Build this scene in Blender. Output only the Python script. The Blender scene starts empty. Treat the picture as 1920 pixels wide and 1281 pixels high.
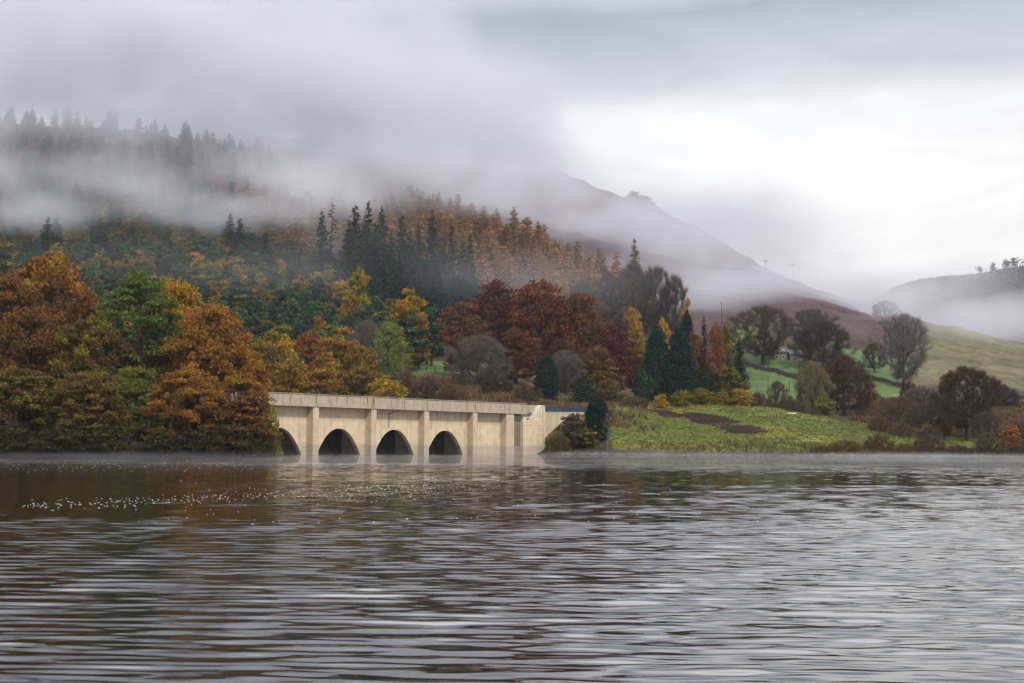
import bpy, math, random
import numpy as np
from mathutils import Matrix, Vector

# ------------------------------------------------------------------ scene, camera, sky, sun, exposure
S = bpy.context.scene
COL = S.collection
R = math.radians
PW, PH, FPX = 1920.0, 1281.0, 2788.0
PITCH, ROLL, EYE = R(4.02), R(0.35), 1.5

cd = bpy.data.cameras.new('camera')
cd.sensor_width = 36.0
cd.lens = 36.0 * FPX / PW
cd.clip_start = 0.1
cd.clip_end = 9000
cam = bpy.data.objects.new('camera', cd)
COL.objects.link(cam)
ROT = (Matrix.Rotation(R(90) + PITCH, 4, 'X') @ Matrix.Rotation(ROLL, 4, 'Z'))
cam.matrix_world = Matrix.Translation((0, 0, EYE)) @ ROT
S.camera = cam

S.view_settings.view_transform = 'Standard'
S.view_settings.look = 'None'
S.view_settings.exposure = 0.0
S.view_settings.gamma = 1.0
S.cycles.use_denoising = True
S.cycles.max_bounces = 8
S.cycles.diffuse_bounces = 2
S.cycles.glossy_bounces = 3
S.cycles.transmission_bounces = 3
S.cycles.transparent_max_bounces = 6
S.cycles.volume_bounces = 4
S.cycles.volume_step_rate = 3.2
S.cycles.volume_max_steps = 256
S.cycles.use_adaptive_sampling = True
S.cycles.adaptive_threshold = 0.015

SUN_EL, SUN_AZ = R(46), R(150)          # azimuth measured from +Y (view direction) towards +X


class NT:
    """tiny node-tree writer"""
    def __init__(s, tree):
        s.t = tree; s.n = tree.nodes; s.l = tree.links

    def new(s, typ, **kw):
        n = s.n.new(typ)
        for k, v in kw.items():
            setattr(n, k, v)
        return n

    def put(s, sock, v):
        if v is None:
            return
        if isinstance(v, bpy.types.NodeSocket):
            s.l.new(v, sock)
        else:
            sock.default_value = v

    def math(s, op, a, b=None, c=None, clamp=False):
        n = s.new('ShaderNodeMath', operation=op); n.use_clamp = clamp
        s.put(n.inputs[0], a); s.put(n.inputs[1], b)
        if c is not None: s.put(n.inputs[2], c)
        return n.outputs[0]

    def vmath(s, op, a, b=None):
        n = s.new('ShaderNodeVectorMath', operation=op)
        s.put(n.inputs[0], a); s.put(n.inputs[1], b)
        return n.outputs['Value'] if op in ('LENGTH', 'DOT_PRODUCT', 'DISTANCE') else n.outputs['Vector']

    def mix(s, f, a, b, blend='MIX'):
        n = s.new('ShaderNodeMix', data_type='RGBA', blend_type=blend)
        s.put(n.inputs[0], f); s.put(n.inputs[6], a); s.put(n.inputs[7], b)
        return n.outputs[2]

    def rng(s, v, a, b, c, d, smooth=True):
        n = s.new('ShaderNodeMapRange', interpolation_type='SMOOTHSTEP' if smooth else 'LINEAR')
        s.put(n.inputs[0], v)
        for i, x in enumerate((a, b, c, d)):
            s.put(n.inputs[1 + i], x)
        return n.outputs[0]

    def noise(s, vec, scale, detail=4, rough=.5, dist=0.0):
        n = s.new('ShaderNodeTexNoise')
        s.put(n.inputs['Vector'], vec); n.inputs['Scale'].default_value = scale
        n.inputs['Detail'].default_value = detail; n.inputs['Roughness'].default_value = rough
        n.inputs['Distortion'].default_value = dist
        return n.outputs['Fac']

    def mapping(s, vec, scale=(1, 1, 1), loc=(0, 0, 0), rot=(0, 0, 0)):
        n = s.new('ShaderNodeMapping')
        s.put(n.inputs[0], vec); n.inputs['Location'].default_value = loc
        n.inputs['Rotation'].default_value = rot; n.inputs['Scale'].default_value = scale
        return n.outputs[0]


W = bpy.data.worlds.new('World'); S.world = W; W.use_nodes = True
W.node_tree.nodes.clear()
N = NT(W.node_tree)
out = N.new('ShaderNodeOutputWorld'); bg = N.new('ShaderNodeBackground')
sky = N.new('ShaderNodeTexSky', sky_type='NISHITA'); sky.sun_disc = False
sky.sun_elevation = SUN_EL; sky.sun_rotation = SUN_AZ
d = N.vmath('NORMALIZE', N.new('ShaderNodeTexCoord').outputs['Generated'])
sep = N.new('ShaderNodeSeparateXYZ'); N.put(sep.inputs[0], d)
dx, dy, dz = sep.outputs
# stratus: stretched noise on the direction
cl = N.noise(N.mapping(d, (3.0, 3.0, 14.0)), 1.0, 5, .55, .4)
cl2 = N.noise(N.mapping(d, (9.0, 9.0, 30.0), (3, 1, 2)), 1.0, 4, .55, .2)
zz = N.math('ADD', dz, N.math('MULTIPLY', N.math('SUBTRACT', cl, .5), .05))
zz = N.math('ADD', zz, N.math('MULTIPLY', N.math('SUBTRACT', cl2, .5), .014))
zz = N.math('ADD', zz, N.rng(dx, -.1, .35, .012, -.012, False))
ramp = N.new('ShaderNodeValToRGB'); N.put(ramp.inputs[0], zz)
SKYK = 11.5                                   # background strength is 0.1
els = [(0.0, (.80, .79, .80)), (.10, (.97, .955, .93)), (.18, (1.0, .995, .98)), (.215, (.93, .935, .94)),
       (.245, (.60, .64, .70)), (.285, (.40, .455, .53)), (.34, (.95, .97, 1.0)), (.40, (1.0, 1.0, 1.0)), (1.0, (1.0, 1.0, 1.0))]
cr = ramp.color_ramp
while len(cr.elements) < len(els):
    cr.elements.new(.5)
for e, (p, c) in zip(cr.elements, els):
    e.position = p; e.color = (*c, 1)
# lavender-grey low cloud on the left half of the view
edge = N.math('ADD', N.math('SUBTRACT', dx, .435), N.math('MULTIPLY', dz, 2.13))        # the cloud edge slants down to the right
edge = N.math('ADD', edge, N.math('ADD', N.math('MULTIPLY', N.math('SUBTRACT', cl, .5), .30), N.math('MULTIPLY', N.math('SUBTRACT', cl2, .5), .12)))
leftm = N.math('MULTIPLY', N.rng(edge, -.17, .13, 1, 0), N.rng(dy, .2, .6, 0, 1))
leftm = N.math('MULTIPLY', leftm, N.rng(dz, .285, .33, 1, 0))
soft = N.noise(N.mapping(d, (5.0, 5.0, 22.0), (8, 2, 5)), 1.0, 5, .6, .6)
white = N.mix(N.rng(soft, .40, .66, 0, .55), ramp.outputs[0], (.80, .80, .81, 1), 'MULTIPLY')
cloud = N.mix(leftm, white, (.64, .665, .745, 1))
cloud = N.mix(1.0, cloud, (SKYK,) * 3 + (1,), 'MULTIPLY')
cloud = N.mix(N.rng(dz, .285, .40, 0, 1), cloud, (21.0, 20.8, 21.0, 1))       # unseen sky above the frame, brightened so the ripples reflect silver
cloud = N.mix(N.rng(dz, .55, .85, 0, 1), cloud, (10.0, 10.4, 11.4, 1))       # unseen zenith dimmed to cut the ambient light from above
# unseen sky behind the camera dimmed so foliage keeps its shading
cloud = N.mix(N.rng(dy, -.5, .3, 1, 0), cloud, (7.0, 7.0, 7.2, 1))
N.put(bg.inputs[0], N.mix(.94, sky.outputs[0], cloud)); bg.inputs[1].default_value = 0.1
N.l.new(bg.outputs[0], out.inputs[0])

sd = bpy.data.lights.new('sun', 'SUN'); sd.energy = 3.2; sd.angle = R(8); sd.color = (1, .93, .84)
so = bpy.data.objects.new('sun', sd); COL.objects.link(so)
sv = Vector((math.sin(SUN_AZ) * math.cos(SUN_EL), math.cos(SUN_AZ) * math.cos(SUN_EL), math.sin(SUN_EL)))
so.rotation_euler = (-sv).to_track_quat('-Z', 'Y').to_euler()
so.location = sv * 400


# ------------------------------------------------------------------ photo geometry helpers
def ray(u, v):
    r = ROT.to_3x3() @ Vector(((u - PW / 2) / FPX, (PH / 2 - v) / FPX, -1))
    return r / r.y


def at(u, v, D):
    r = ray(u, v)
    return Vector((r.x * D, D, EYE + r.z * D))


def tan_of(u, v=740):
    return ray(u, v).x


# ------------------------------------------------------------------ numpy noise
def lattice(rs, n=64):
    return rs.random((n, n))


_L = [lattice(np.random.RandomState(70 + i)) for i in range(6)]


def vnoise(x, y, L):
    n = L.shape[0]
    xi = np.floor(x).astype(int); yi = np.floor(y).astype(int)
    fx = x - xi; fy = y - yi
    fx = fx * fx * (3 - 2 * fx); fy = fy * fy * (3 - 2 * fy)
    a = L[xi % n, yi % n]; b = L[(xi + 1) % n, yi % n]; c = L[xi % n, (yi + 1) % n]; e = L[(xi + 1) % n, (yi + 1) % n]
    return (a * (1 - fx) + b * fx) * (1 - fy) + (c * (1 - fx) + e * fx) * fy


def fbm(x, y, octs=4, k=0):
    s = 0; amp = .5; tot = 0
    for i in range(octs):
        s = s + amp * vnoise(x * 2 ** i + 13.7 * i, y * 2 ** i + 7.1 * i, _L[(i + k) % 6]); tot += amp; amp *= .5
    return s / tot


# ------------------------------------------------------------------ mesh helpers
def np_mesh(name, V, Q, mats, midx=None, tri=None, attrs=None, smooth=False):
    """V (n,3); Q (m,4) quads; tri (k,3) triangles"""
    me = bpy.data.meshes.new(name)
    V = np.asarray(V, np.float32)
    Q = np.zeros((0, 4), np.int32) if Q is None else np.asarray(Q, np.int32).reshape(-1, 4)
    T = np.zeros((0, 3), np.int32) if tri is None else np.asarray(tri, np.int32).reshape(-1, 3)
    nl = Q.size + T.size
    me.vertices.add(len(V)); me.vertices.foreach_set('co', V.ravel())
    me.loops.add(nl); me.loops.foreach_set('vertex_index', np.concatenate([Q.ravel(), T.ravel()]))
    me.polygons.add(len(Q) + len(T))
    st = np.concatenate([np.arange(len(Q)) * 4, len(Q) * 4 + np.arange(len(T)) * 3]).astype(np.int32)
    me.polygons.foreach_set('loop_start', st)
    if midx is not None:
        me.polygons.foreach_set('material_index', np.asarray(midx, np.int32))
    me.polygons.foreach_set('use_smooth', np.full(len(st), smooth, bool))
    for m in mats:
        me.materials.append(m)
    for k, (dom, typ, arr) in (attrs or {}).items():
        a = me.attributes.new(k, typ, dom)
        a.data.foreach_set('color' if typ == 'FLOAT_COLOR' else 'value', np.asarray(arr, np.float32).ravel())
    me.update(calc_edges=True)
    return me


class MB:
    """boxes, prisms and tubes gathered into ONE mesh"""
    def __init__(s):
        s.v = []; s.f = []

    def add(s, vs, fs):
        b = len(s.v); s.v += [tuple(p) for p in vs]; s.f += [tuple(i + b for i in f) for f in fs]

    def box(s, x0, x1, y0, y1, z0, z1):
        s.add([(x0, y0, z0), (x1, y0, z0), (x1, y1, z0), (x0, y1, z0), (x0, y0, z1), (x1, y0, z1), (x1, y1, z1), (x0, y1, z1)],
              [(3, 2, 1, 0), (4, 5, 6, 7), (0, 1, 5, 4), (1, 2, 6, 5), (2, 3, 7, 6), (3, 0, 4, 7)])

    def prism(s, poly, y0, y1):
        """polygon in x,z pushed through y"""
        n = len(poly)
        s.add([(x, y0, z) for x, z in poly] + [(x, y1, z) for x, z in poly],
              [tuple(range(n))[::-1] if False else tuple(range(n)), tuple(range(2 * n - 1, n - 1, -1))] +
              [(i, i + n, (i + 1) % n + n, (i + 1) % n) for i in range(n)])

    def tube(s, a, b, r0, r1, n=6):
        a = Vector(a); b = Vector(b); q = (b - a).to_track_quat('Z', 'Y')
        vs = []
        for p, r in ((a, r0), (b, r1)):
            for k in range(n):
                t = 2 * math.pi * k / n
                vs.append(p + q @ Vector((r * math.cos(t), r * math.sin(t), 0)))
        s.add(vs, [(k, (k + 1) % n, (k + 1) % n + n, k + n) for k in range(n)] + [tuple(range(n))[::-1], tuple(range(n, 2 * n))])

    def build(s, name, mat, parent=None, bevel=0.0):
        me = bpy.data.meshes.new(name); me.from_pydata(s.v, [], s.f); me.materials.append(mat)
        import bmesh
        bm = bmesh.new(); bm.from_mesh(me); bmesh.ops.recalc_face_normals(bm, faces=bm.faces)
        if bevel:
            bmesh.ops.bevel(bm, geom=[e for e in bm.edges if e.is_manifold and e.calc_face_angle(0) > .6], offset=bevel,
                            segments=1, affect='EDGES', clamp_overlap=True)
        bm.to_mesh(me); bm.free()
        o = bpy.data.objects.new(name, me); COL.objects.link(o)
        if parent: o.parent = parent
        return o


def empty(name, loc=(0, 0, 0), rz=0.0):
    o = bpy.data.objects.new(name, None); o.location = loc; o.rotation_euler = (0, 0, rz)
    o.empty_display_size = .5; COL.objects.link(o); return o


def tag(o, label=None, cat=None, group=None, kind=None):
    if label: o['label'] = label
    if cat: o['category'] = cat
    if group: o['group'] = group
    if kind: o['kind'] = kind
    return o


def link(name, me, parent=None):
    o = bpy.data.objects.new(name, me); COL.objects.link(o)
    if parent: o.parent = parent
    return o


# ------------------------------------------------------------------ materials
def mat(name):
    m = bpy.data.materials.new(name); m.use_nodes = True; m.node_tree.nodes.clear()
    n = NT(m.node_tree); o = n.new('ShaderNodeOutputMaterial'); return m, n, o


def principled(name, col, rough=.8, var=.25, scale=3.0, spec=.3, metal=0.0, bump=0.0):
    m, n, o = mat(name)
    p = n.new('ShaderNodeBsdfPrincipled')
    co = n.new('ShaderNodeTexCoord').outputs['Object']
    f = n.noise(co, scale, 6, .6)
    a = tuple(c * (1 - var) for c in col) + (1,); b = tuple(min(1, c * (1 + var)) for c in col) + (1,)
    n.put(p.inputs['Base Color'], n.mix(n.rng(f, .3, .7, 0, 1), a, b))
    p.inputs['Roughness'].default_value = rough; p.inputs['Metallic'].default_value = metal
    p.inputs['Specular IOR Level'].default_value = spec
    if bump:
        b_ = n.new('ShaderNodeBump'); b_.inputs['Strength'].default_value = bump; b_.inputs['Distance'].default_value = .05
        n.put(b_.inputs['Height'], n.noise(co, scale * 6, 4)); n.l.new(b_.outputs[0], p.inputs['Normal'])
    n.l.new(p.outputs[0], o.inputs[0])
    return m


def leaf_material():
    m, n, o = mat('foliage')
    oi = n.new('ShaderNodeObjectInfo').outputs['Color']
    a2 = n.new('ShaderNodeAttribute', attribute_type='OBJECT', attribute_name='leaf_accent').outputs['Color']
    t = n.new('ShaderNodeAttribute', attribute_type='GEOMETRY', attribute_name='tint').outputs['Fac']
    c = n.new('ShaderNodeAttribute', attribute_type='GEOMETRY', attribute_name='clump').outputs['Fac']
    f = n.math('ADD', n.math('MULTIPLY', c, .75), n.math('MULTIPLY', t, .35))
    base = n.mix(n.rng(f, .35, .85, 0, 1), oi, a2)
    hsv = n.new('ShaderNodeHueSaturation')
    n.put(hsv.inputs['Color'], base)
    n.put(hsv.inputs['Value'], n.rng(t, 0, 1, .68, 1.36, False))
    n.put(hsv.inputs['Hue'], n.rng(c, 0, 1, .487, .513, False))
    d_ = n.new('ShaderNodeBsdfDiffuse'); tr = n.new('ShaderNodeBsdfTranslucent'); mx = n.new('ShaderNodeMixShader')
    n.put(d_.inputs[0], hsv.outputs[0]); n.put(tr.inputs[0], hsv.outputs[0]); mx.inputs[0].default_value = .28
    n.l.new(d_.outputs[0], mx.inputs[1]); n.l.new(tr.outputs[0], mx.inputs[2]); n.l.new(mx.outputs[0], o.inputs[0])
    return m


M_LEAF = leaf_material()
M_BARK = principled('bark', (.055, .045, .038), .95, .35, 2.5, .1)
M_TWIG = principled('grey_twig', (.075, .06, .055), .95, .25, .5, .1)
M_PALE = principled('pale_bark', (.20, .18, .165), .9, .3, 2.5, .1)


def concrete(name, base, streak=.55, joints=True):
    m, n, o = mat(name)
    p = n.new('ShaderNodeBsdfPrincipled')
    co = n.new('ShaderNodeTexCoord').outputs['Object']
    f = n.noise(co, .9, 6, .65)
    col = n.mix(n.rng(f, .3, .72, 0, 1), (*[c * .86 for c in base], 1), (*[min(1, c * 1.1) for c in base], 1))
    sp = n.new('ShaderNodeSeparateXYZ'); n.put(sp.inputs[0], co)
    # rain streaks: fine across, long down, stronger near the tops
    st = n.noise(n.mapping(co, (2.6, 2.6, .07)), 1.0, 4, .7)
    st2 = n.noise(n.mapping(co, (.5, .5, .25), (4, 2, 1)), 1.0, 3, .6)
    sm = n.math('MULTIPLY', n.rng(st, .47, .66, 0, 1), n.rng(st2, .35, .65, .25, 1))
    col = n.mix(n.math('MULTIPLY', sm, streak), col, (.12, .095, .075, 1))
    # algae-grey tide band above the water
    tide = n.math('ADD', sp.outputs[2], n.math('MULTIPLY', n.noise(co, .8, 3), .25))
    col = n.mix(n.rng(tide, 1.55, 1.72, .5, 0), col, (.30, .27, .24, 1))
    if joints:
        jx = n.math('ABSOLUTE', n.math('SUBTRACT', n.math('FRACT', n.math('DIVIDE', sp.outputs[0], 3.3)), .5))
        jl = n.rng(jx, .004, .012, 1, 0)
        hz = [n.rng(n.math('ABSOLUTE', n.math('SUBTRACT', sp.outputs[2], z)), .015, .04, 1, 0) for z in (1.72, 5.25)]
        jj = n.math('MAXIMUM', jl, n.math('MAXIMUM', hz[0], hz[1]))
        col = n.mix(n.math('MULTIPLY', jj, .5), col, (.10, .08, .065, 1))
    n.put(p.inputs['Base Color'], col); p.inputs['Roughness'].default_value = .85
    p.inputs['Specular IOR Level'].default_value = .2
    b_ = n.new('ShaderNodeBump'); b_.inputs['Strength'].default_value = .25; b_.inputs['Distance'].default_value = .03
    n.put(b_.inputs['Height'], n.noise(co, 9, 5)); n.l.new(b_.outputs[0], p.inputs['Normal'])
    n.l.new(p.outputs[0], o.inputs[0])
    return m


M_CON = concrete('bridge_concrete', (.64, .52, .365), .40)
M_PAR = concrete('parapet_concrete', (.42, .35, .27), .85)
M_PIER = concrete('pier_concrete', (.54, .44, .315), .45, False)
M_STAIN = concrete('stained_concrete', (.20, .15, .11), .7, False)
M_DARKC = principled('shade_toned_concrete', (.052, .054, .060), .9, .3, 1.0)  # shade inside the arches and under the deck put into the base colour
M_COPE = principled('coping_concrete', (.55, .52, .47), .8, .15, 2.0)
M_JOINT = principled('joint_sealant', (.10, .085, .065), .9, .2, 2.0)
M_RAIL = principled('rail_steel', (.42, .42, .42), .5, .15, 2.0, .5, .5)
M_BLUE = principled('blue_paint', (.03, .055, .085), .5, .3, 2.0)
M_GREEN = principled('green_paint', (.08, .15, .115), .6, .3, 2.0)
M_ROAD = principled('asphalt', (.05, .05, .05), .9, .2, 3.0)
M_WOOD = principled('fence_wood', (.07, .06, .052), .9, .3, 4.0)
M_POLE = principled('pole_wood', (.06, .05, .047), .9, .2, 4.0)
M_STONE = principled('cottage_stone', (.17, .145, .125), .95, .4, 2.2, .1, 0, .6)
M_SLATE = principled('slate_roof', (.10, .105, .12), .7, .35, 3.0)
M_WALLST = principled('field_stone', (.085, .078, .072), .95, .45, 1.6, .1, 0, .7)
M_GLASS = principled('window_glass', (.02, .022, .025), .1, .1, 1.0, .6)
M_WHITE = principled('white_paint', (.72, .72, .70), .5, .06, 1.0)
M_PEBBLE = principled('shore_stone', (.16, .14, .125), .9, .5, .6)


# ------------------------------------------------------------------ terrain
TERR = {
    -900: [(180, -1.5), (186, 0), (194, 2.5), (260, 9), (380, 22), (450, 36), (620, 84), (800, 134), (1150, 262), (1500, 305)],
    0: [(190, -1.5), (196, 0), (203, 2), (260, 6), (380, 13), (450, 24), (620, 72), (800, 120), (1150, 252), (1500, 306)],
    250: [(193, -1.5), (199, 0), (205, 2), (260, 5), (380, 12), (450, 23), (620, 70), (800, 118), (1150, 246), (1500, 308)],
    400: [(196, -1.5), (202, 0), (208, 1.6), (222, 1.6), (240, 1.4), (300, 6), (400, 14), (600, 66), (750, 113), (1100, 220), (1500, 312)],
    455: [(206, -1.5), (209, -.2), (212, -1.5), (250, -3), (285, -1), (291, 0), (300, 3), (330, 8), (400, 16), (600, 66), (750, 113), (1100, 216), (1500, 314)],
    650: [(250, -3), (280, -1), (290, 0), (300, 4), (330, 9), (400, 18), (520, 42), (650, 77), (850, 130), (1100, 200), (1500, 318)],
    800: [(250, -3), (278, -2), (284, 0), (294, 7), (310, 11), (350, 17), (392, 22), (450, 27), (560, 48), (650, 75), (850, 127), (1100, 190), (1500, 312)],
    960: [(250, -3), (272, -2), (277, 0), (283, 7), (300, 11), (350, 16), (400, 22), (560, 44), (650, 68), (850, 119), (1100, 180), (1500, 301), (1600, 306)],
    1025: [(262, -2), (272.5, 0), (279, 2.5), (286, 7.6), (300, 8.6), (350, 14), (420, 20), (560, 41), (650, 62), (850, 112), (1100, 170), (1500, 289), (1600, 291)],
    1100: [(262, -1.5), (269, 0), (274, 2), (287, 8.2), (320, 10.5), (360, 14), (430, 20), (560, 41), (650, 60), (850, 108), (1100, 166), (1500, 272), (1600, 272)],
    1150: [(262, -1), (269, 0), (274, 1.6), (300, 7.0), (318, 10.4), (360, 12.5), (430, 19), (560, 41), (650, 59), (820, 100), (1100, 163), (1500, 260), (1600, 258)],
    1300: [(264, -1), (270, 0), (275, 1.1), (300, 5.2), (330, 10.6), (350, 11), (380, 11.5), (450, 18), (560, 39), (700, 74), (850, 103), (1100, 150), (1500, 228), (1600, 222)],
    1450: [(264, -1), (270, 0), (275, 1.0), (300, 5.0), (328, 10.0), (345, 10), (380, 10), (440, 17), (520, 31), (580, 46), (700, 73), (880, 109), (930, 104), (1150, 108), (1500, 180), (1650, 178)],
    1600: [(264, -1), (270, 0), (275, .9), (300, 3.8), (340, 7.4), (360, 8), (385, 9), (480, 24), (560, 37.5), (650, 56), (800, 80), (900, 72), (1100, 80), (1500, 150), (1700, 168)],
    1700: [(264, -1), (270, 0), (275, .8), (300, 2.8), (340, 5), (390, 9.5), (480, 22), (560, 35), (620, 49), (690, 63.3), (760, 55), (1000, 30), (1300, 60), (1800, 207), (2000, 200)],
    1830: [(264, -1), (270, 0), (275, .7), (300, 2.0), (340, 4.0), (400, 11), (480, 22), (560, 33), (620, 43), (690, 56), (760, 46), (1000, 20), (1300, 60), (1800, 217), (2000, 214)],
    1920: [(264, -1), (270, 0), (275, .7), (300, 2.2), (350, 5), (400, 11), (500, 23), (620, 39), (690, 50), (760, 40), (1000, 15), (1300, 70), (1800, 227), (2000, 228)],
    2400: [(264, -1), (270, 0), (275, .8), (400, 9), (620, 28), (690, 36), (760, 30), (1000, 10), (1300, 90), (1800, 270), (2000, 280)],
}
tcore = np.arange(-.40, .4001, .0018)
tout = np.array([-1.0, -.9, -.8, -.7, -.6, -.52, -.46, -.43, -.415])
TG = np.concatenate([tout, tcore, -tout[::-1]])
DG = np.concatenate([[1, 60, 120, 160, 180], np.arange(184, 350, .9), np.arange(350, 700, 2.2), np.arange(700, 2001, 11), [2300, 2800, 3500]])
uk = sorted(TERR)
tk = np.array([tan_of(u) for u in uk])
prof = np.array([np.interp(DG, [0, 120] + [a for a, b in TERR[u]] + [3500], [-4, -4] + [b for a, b in TERR[u]] + [TERR[u][-1][1] + 10]) for u in uk])
ZG = np.empty((len(DG), len(TG)))
for i in range(len(DG)):
    ZG[i] = np.interp(TG, tk, prof[:, i])


def blur(A, n, axis):
    k = np.ones(2 * n + 1) / (2 * n + 1)
    P = np.pad(A, [(n, n) if a == axis else (0, 0) for a in (0, 1)], mode='edge')
    return np.apply_along_axis(lambda r: np.convolve(r, k, 'valid'), axis, P)


Zs = blur(blur(ZG, 3, 0), 6, 1)
Zs = blur(Zs, 2, 0)
near = np.clip((DG - 262) / 25, 0, 1)[:, None]
ZG = ZG * (1 - near) + Zs * near
XX = DG[:, None] * TG[None, :]; YY = np.repeat(DG[:, None], len(TG), 1)
rough = (fbm(XX / 14, YY / 14, 4) - .5) * np.interp(DG, [180, 260, 700, 1500], [.6, 1.3, 5, 9])[:, None]
fine = (fbm(XX / 2.2, YY / 2.2, 3, 2) - .5) * np.interp(DG, [180, 400, 800], [.35, .5, 1.2])[:, None]
land = np.clip(ZG / 1.5, 0, 1)
ZG = ZG + (rough + fine) * land


def ground(x, y):
    t = x / max(y, 1); j = np.clip(np.searchsorted(TG, t) - 1, 0, len(TG) - 2); i = np.clip(np.searchsorted(DG, y) - 1, 0, len(DG) - 2)
    a = (t - TG[j]) / (TG[j + 1] - TG[j]); b = (y - DG[i]) / (DG[i + 1] - DG[i])
    a = min(max(a, 0), 1); b = min(max(b, 0), 1)
    return float((ZG[i, j] * (1 - a) + ZG[i, j + 1] * a) * (1 - b) + (ZG[i + 1, j] * (1 - a) + ZG[i + 1, j + 1] * a) * b)


# ground cover by place (grass, bracken, heather, woodland floor)
U = (TG * FPX / 1.0 * math.cos(PITCH) + PW / 2)[None, :] + 0 * DG[:, None]
Dm = YY
wob = (fbm(XX / 18, YY / 18, 4, 1) - .5)
Uw = U + wob * 60; Dw = Dm + wob * 30


def region(u0, u1, d0, d1, su=14, sd_=6):
    return np.clip((Uw - u0) / su, 0, 1) * np.clip((u1 - Uw) / su, 0, 1) * np.clip((Dw - d0) / sd_, 0, 1) * np.clip((d1 - Dw) / sd_, 0, 1)


colr = np.zeros(ZG.shape + (3,)); colr[:] = (.055, .042, .026)


def paint(mask, c):
    m = mask[..., None]
    colr[:] = colr * (1 - m) + np.array(c) * m


n1 = fbm(XX / 30, YY / 12, 4, 3); n2 = fbm(XX / 6, YY / 4, 4, 4)
paint(np.clip((Dm - 560) / 60, 0, 1) * np.clip((Uw - 850) / 80, 0, 1), (.088, .058, .062))         # bracken and heather moor
paint(region(1150, 2500, 250, 352, 20, 4), (.098, .125, .026))                                      # lakeside pasture
paint(region(1150, 2500, 250, 352, 20, 4) * np.clip((n1 - .50) / .12, 0, 1) * .8, (.17, .155, .035))
paint(region(1150, 2500, 250, 352, 20, 4) * np.clip((n2 - .56) / .1, 0, 1) * .6, (.05, .07, .016))
paint(region(700, 1160, 280, 420, 30, 8), (.095, .075, .045))                                       # rough bank behind the bridge
paint(region(745, 865, 376, 440, 12, 5), (.09, .16, .04))                                          # bright meadow patch
paint(region(1390, 1505, 425, 545, 10, 6), (.085, .132, .048))                                       # pasture below the cottage
paint(region(1360, 1440, 552, 610, 10, 6), (.14, .18, .06))
paint(region(1580, 1705, 485, 575, 10, 6), (.085, .130, .052))
paint(region(1640, 1745, 430, 490, 10, 6), (.10, .14, .045))
rh = region(1705, 2600, 470, 735, 25, 14)
paint(rh, (.135, .120, .066)); paint(rh * np.clip((n1 - .45) / .15, 0, 1) * .7, (.15, .135, .08)); paint(rh * np.clip((n2 - .5) / .15, 0, 1) * .6, (.075, .085, .035))
paint(region(1640, 1735, 600, 660, 20, 20), (.095, .058, .052))
paint(np.clip((Dm - 1500) / 60, 0, 1) * np.clip((U - 1600) / 40, 0, 1), (.075, .08, .07))
HEATH = ((1245, 317, 40, 6, -.10), (1330, 312, 62, 6.5, -.10), (1392, 301, 52, 6, -.09), (1610, 297, 40, 2.5, 0))


def heath_field(u, D, x, y):
    w_ = (fbm(x / 5, y / 3, 4, 1) - .5) * 1.5
    m_ = 0
    for (uc, dc, ru, rd, sl) in HEATH:
        m_ = np.maximum(m_, 1.15 - ((u - uc) / ru) ** 2 - ((D - dc - sl * (u - uc)) / rd) ** 2 + w_ * 1.6 - .15)
    return m_


paint(np.clip(heath_field(U, Dm, XX, YY) / .9, 0, 1), (.075, .052, .045))
shore = np.clip((1.15 - ZG + wob * 1.2) / .5, 0, 1)
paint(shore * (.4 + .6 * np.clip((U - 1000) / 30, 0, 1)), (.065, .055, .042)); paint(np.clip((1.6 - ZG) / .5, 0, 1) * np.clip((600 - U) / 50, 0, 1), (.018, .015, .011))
paint(np.clip((.35 - ZG) / .3, 0, 1) * np.clip((U - 1000) / 30, 0, 1), (.13, .115, .10))
paint(np.clip((-.2 - ZG) / .5, 0, 1), (.03, .03, .025))

nD, nT = ZG.shape
idx = np.arange(nD * nT).reshape(nD, nT)
Q = np.stack([idx[:-1, :-1], idx[:-1, 1:], idx[1:, 1:], idx[1:, :-1]], -1).reshape(-1, 4)
m_g, n, o = mat('hill_ground')
p = n.new('ShaderNodeBsdfPrincipled'); co = n.new('ShaderNodeTexCoord').outputs['Object']
ca = n.new('ShaderNodeAttribute', attribute_type='GEOMETRY', attribute_name='cover').outputs['Color']
f1 = n.noise(n.mapping(co, (.5, .9, .5)), 1.0, 8, .7); f2 = n.noise(co, .06, 5, .6)
hs = n.new('ShaderNodeHueSaturation'); n.put(hs.inputs['Color'], ca)
n.put(hs.inputs['Value'], n.math('MULTIPLY', n.rng(f1, .28, .72, .6, 1.4), n.rng(f2, .3, .7, .8, 1.2)))
n.put(hs.inputs['Hue'], n.rng(f2, .3, .7, .485, .515))
n.put(p.inputs['Base Color'], hs.outputs[0]); p.inputs['Roughness'].default_value = .95; p.inputs['Specular IOR Level'].default_value = .1
b_ = n.new('ShaderNodeBump'); b_.inputs['Strength'].default_value = .7; b_.inputs['Distance'].default_value = .35
n.put(b_.inputs['Height'], n.noise(co, 1.3, 6, .7)); n.l.new(b_.outputs[0], p.inputs['Normal'])
n.l.new(p.outputs[0], o.inputs[0])
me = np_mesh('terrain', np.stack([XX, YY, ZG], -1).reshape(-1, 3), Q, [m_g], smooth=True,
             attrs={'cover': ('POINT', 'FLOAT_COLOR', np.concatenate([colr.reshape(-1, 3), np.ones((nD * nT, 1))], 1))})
tag(link('terrain', me), 'wooded valley side, lake bed and moorland behind the reservoir', 'terrain', kind='structure')

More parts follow.
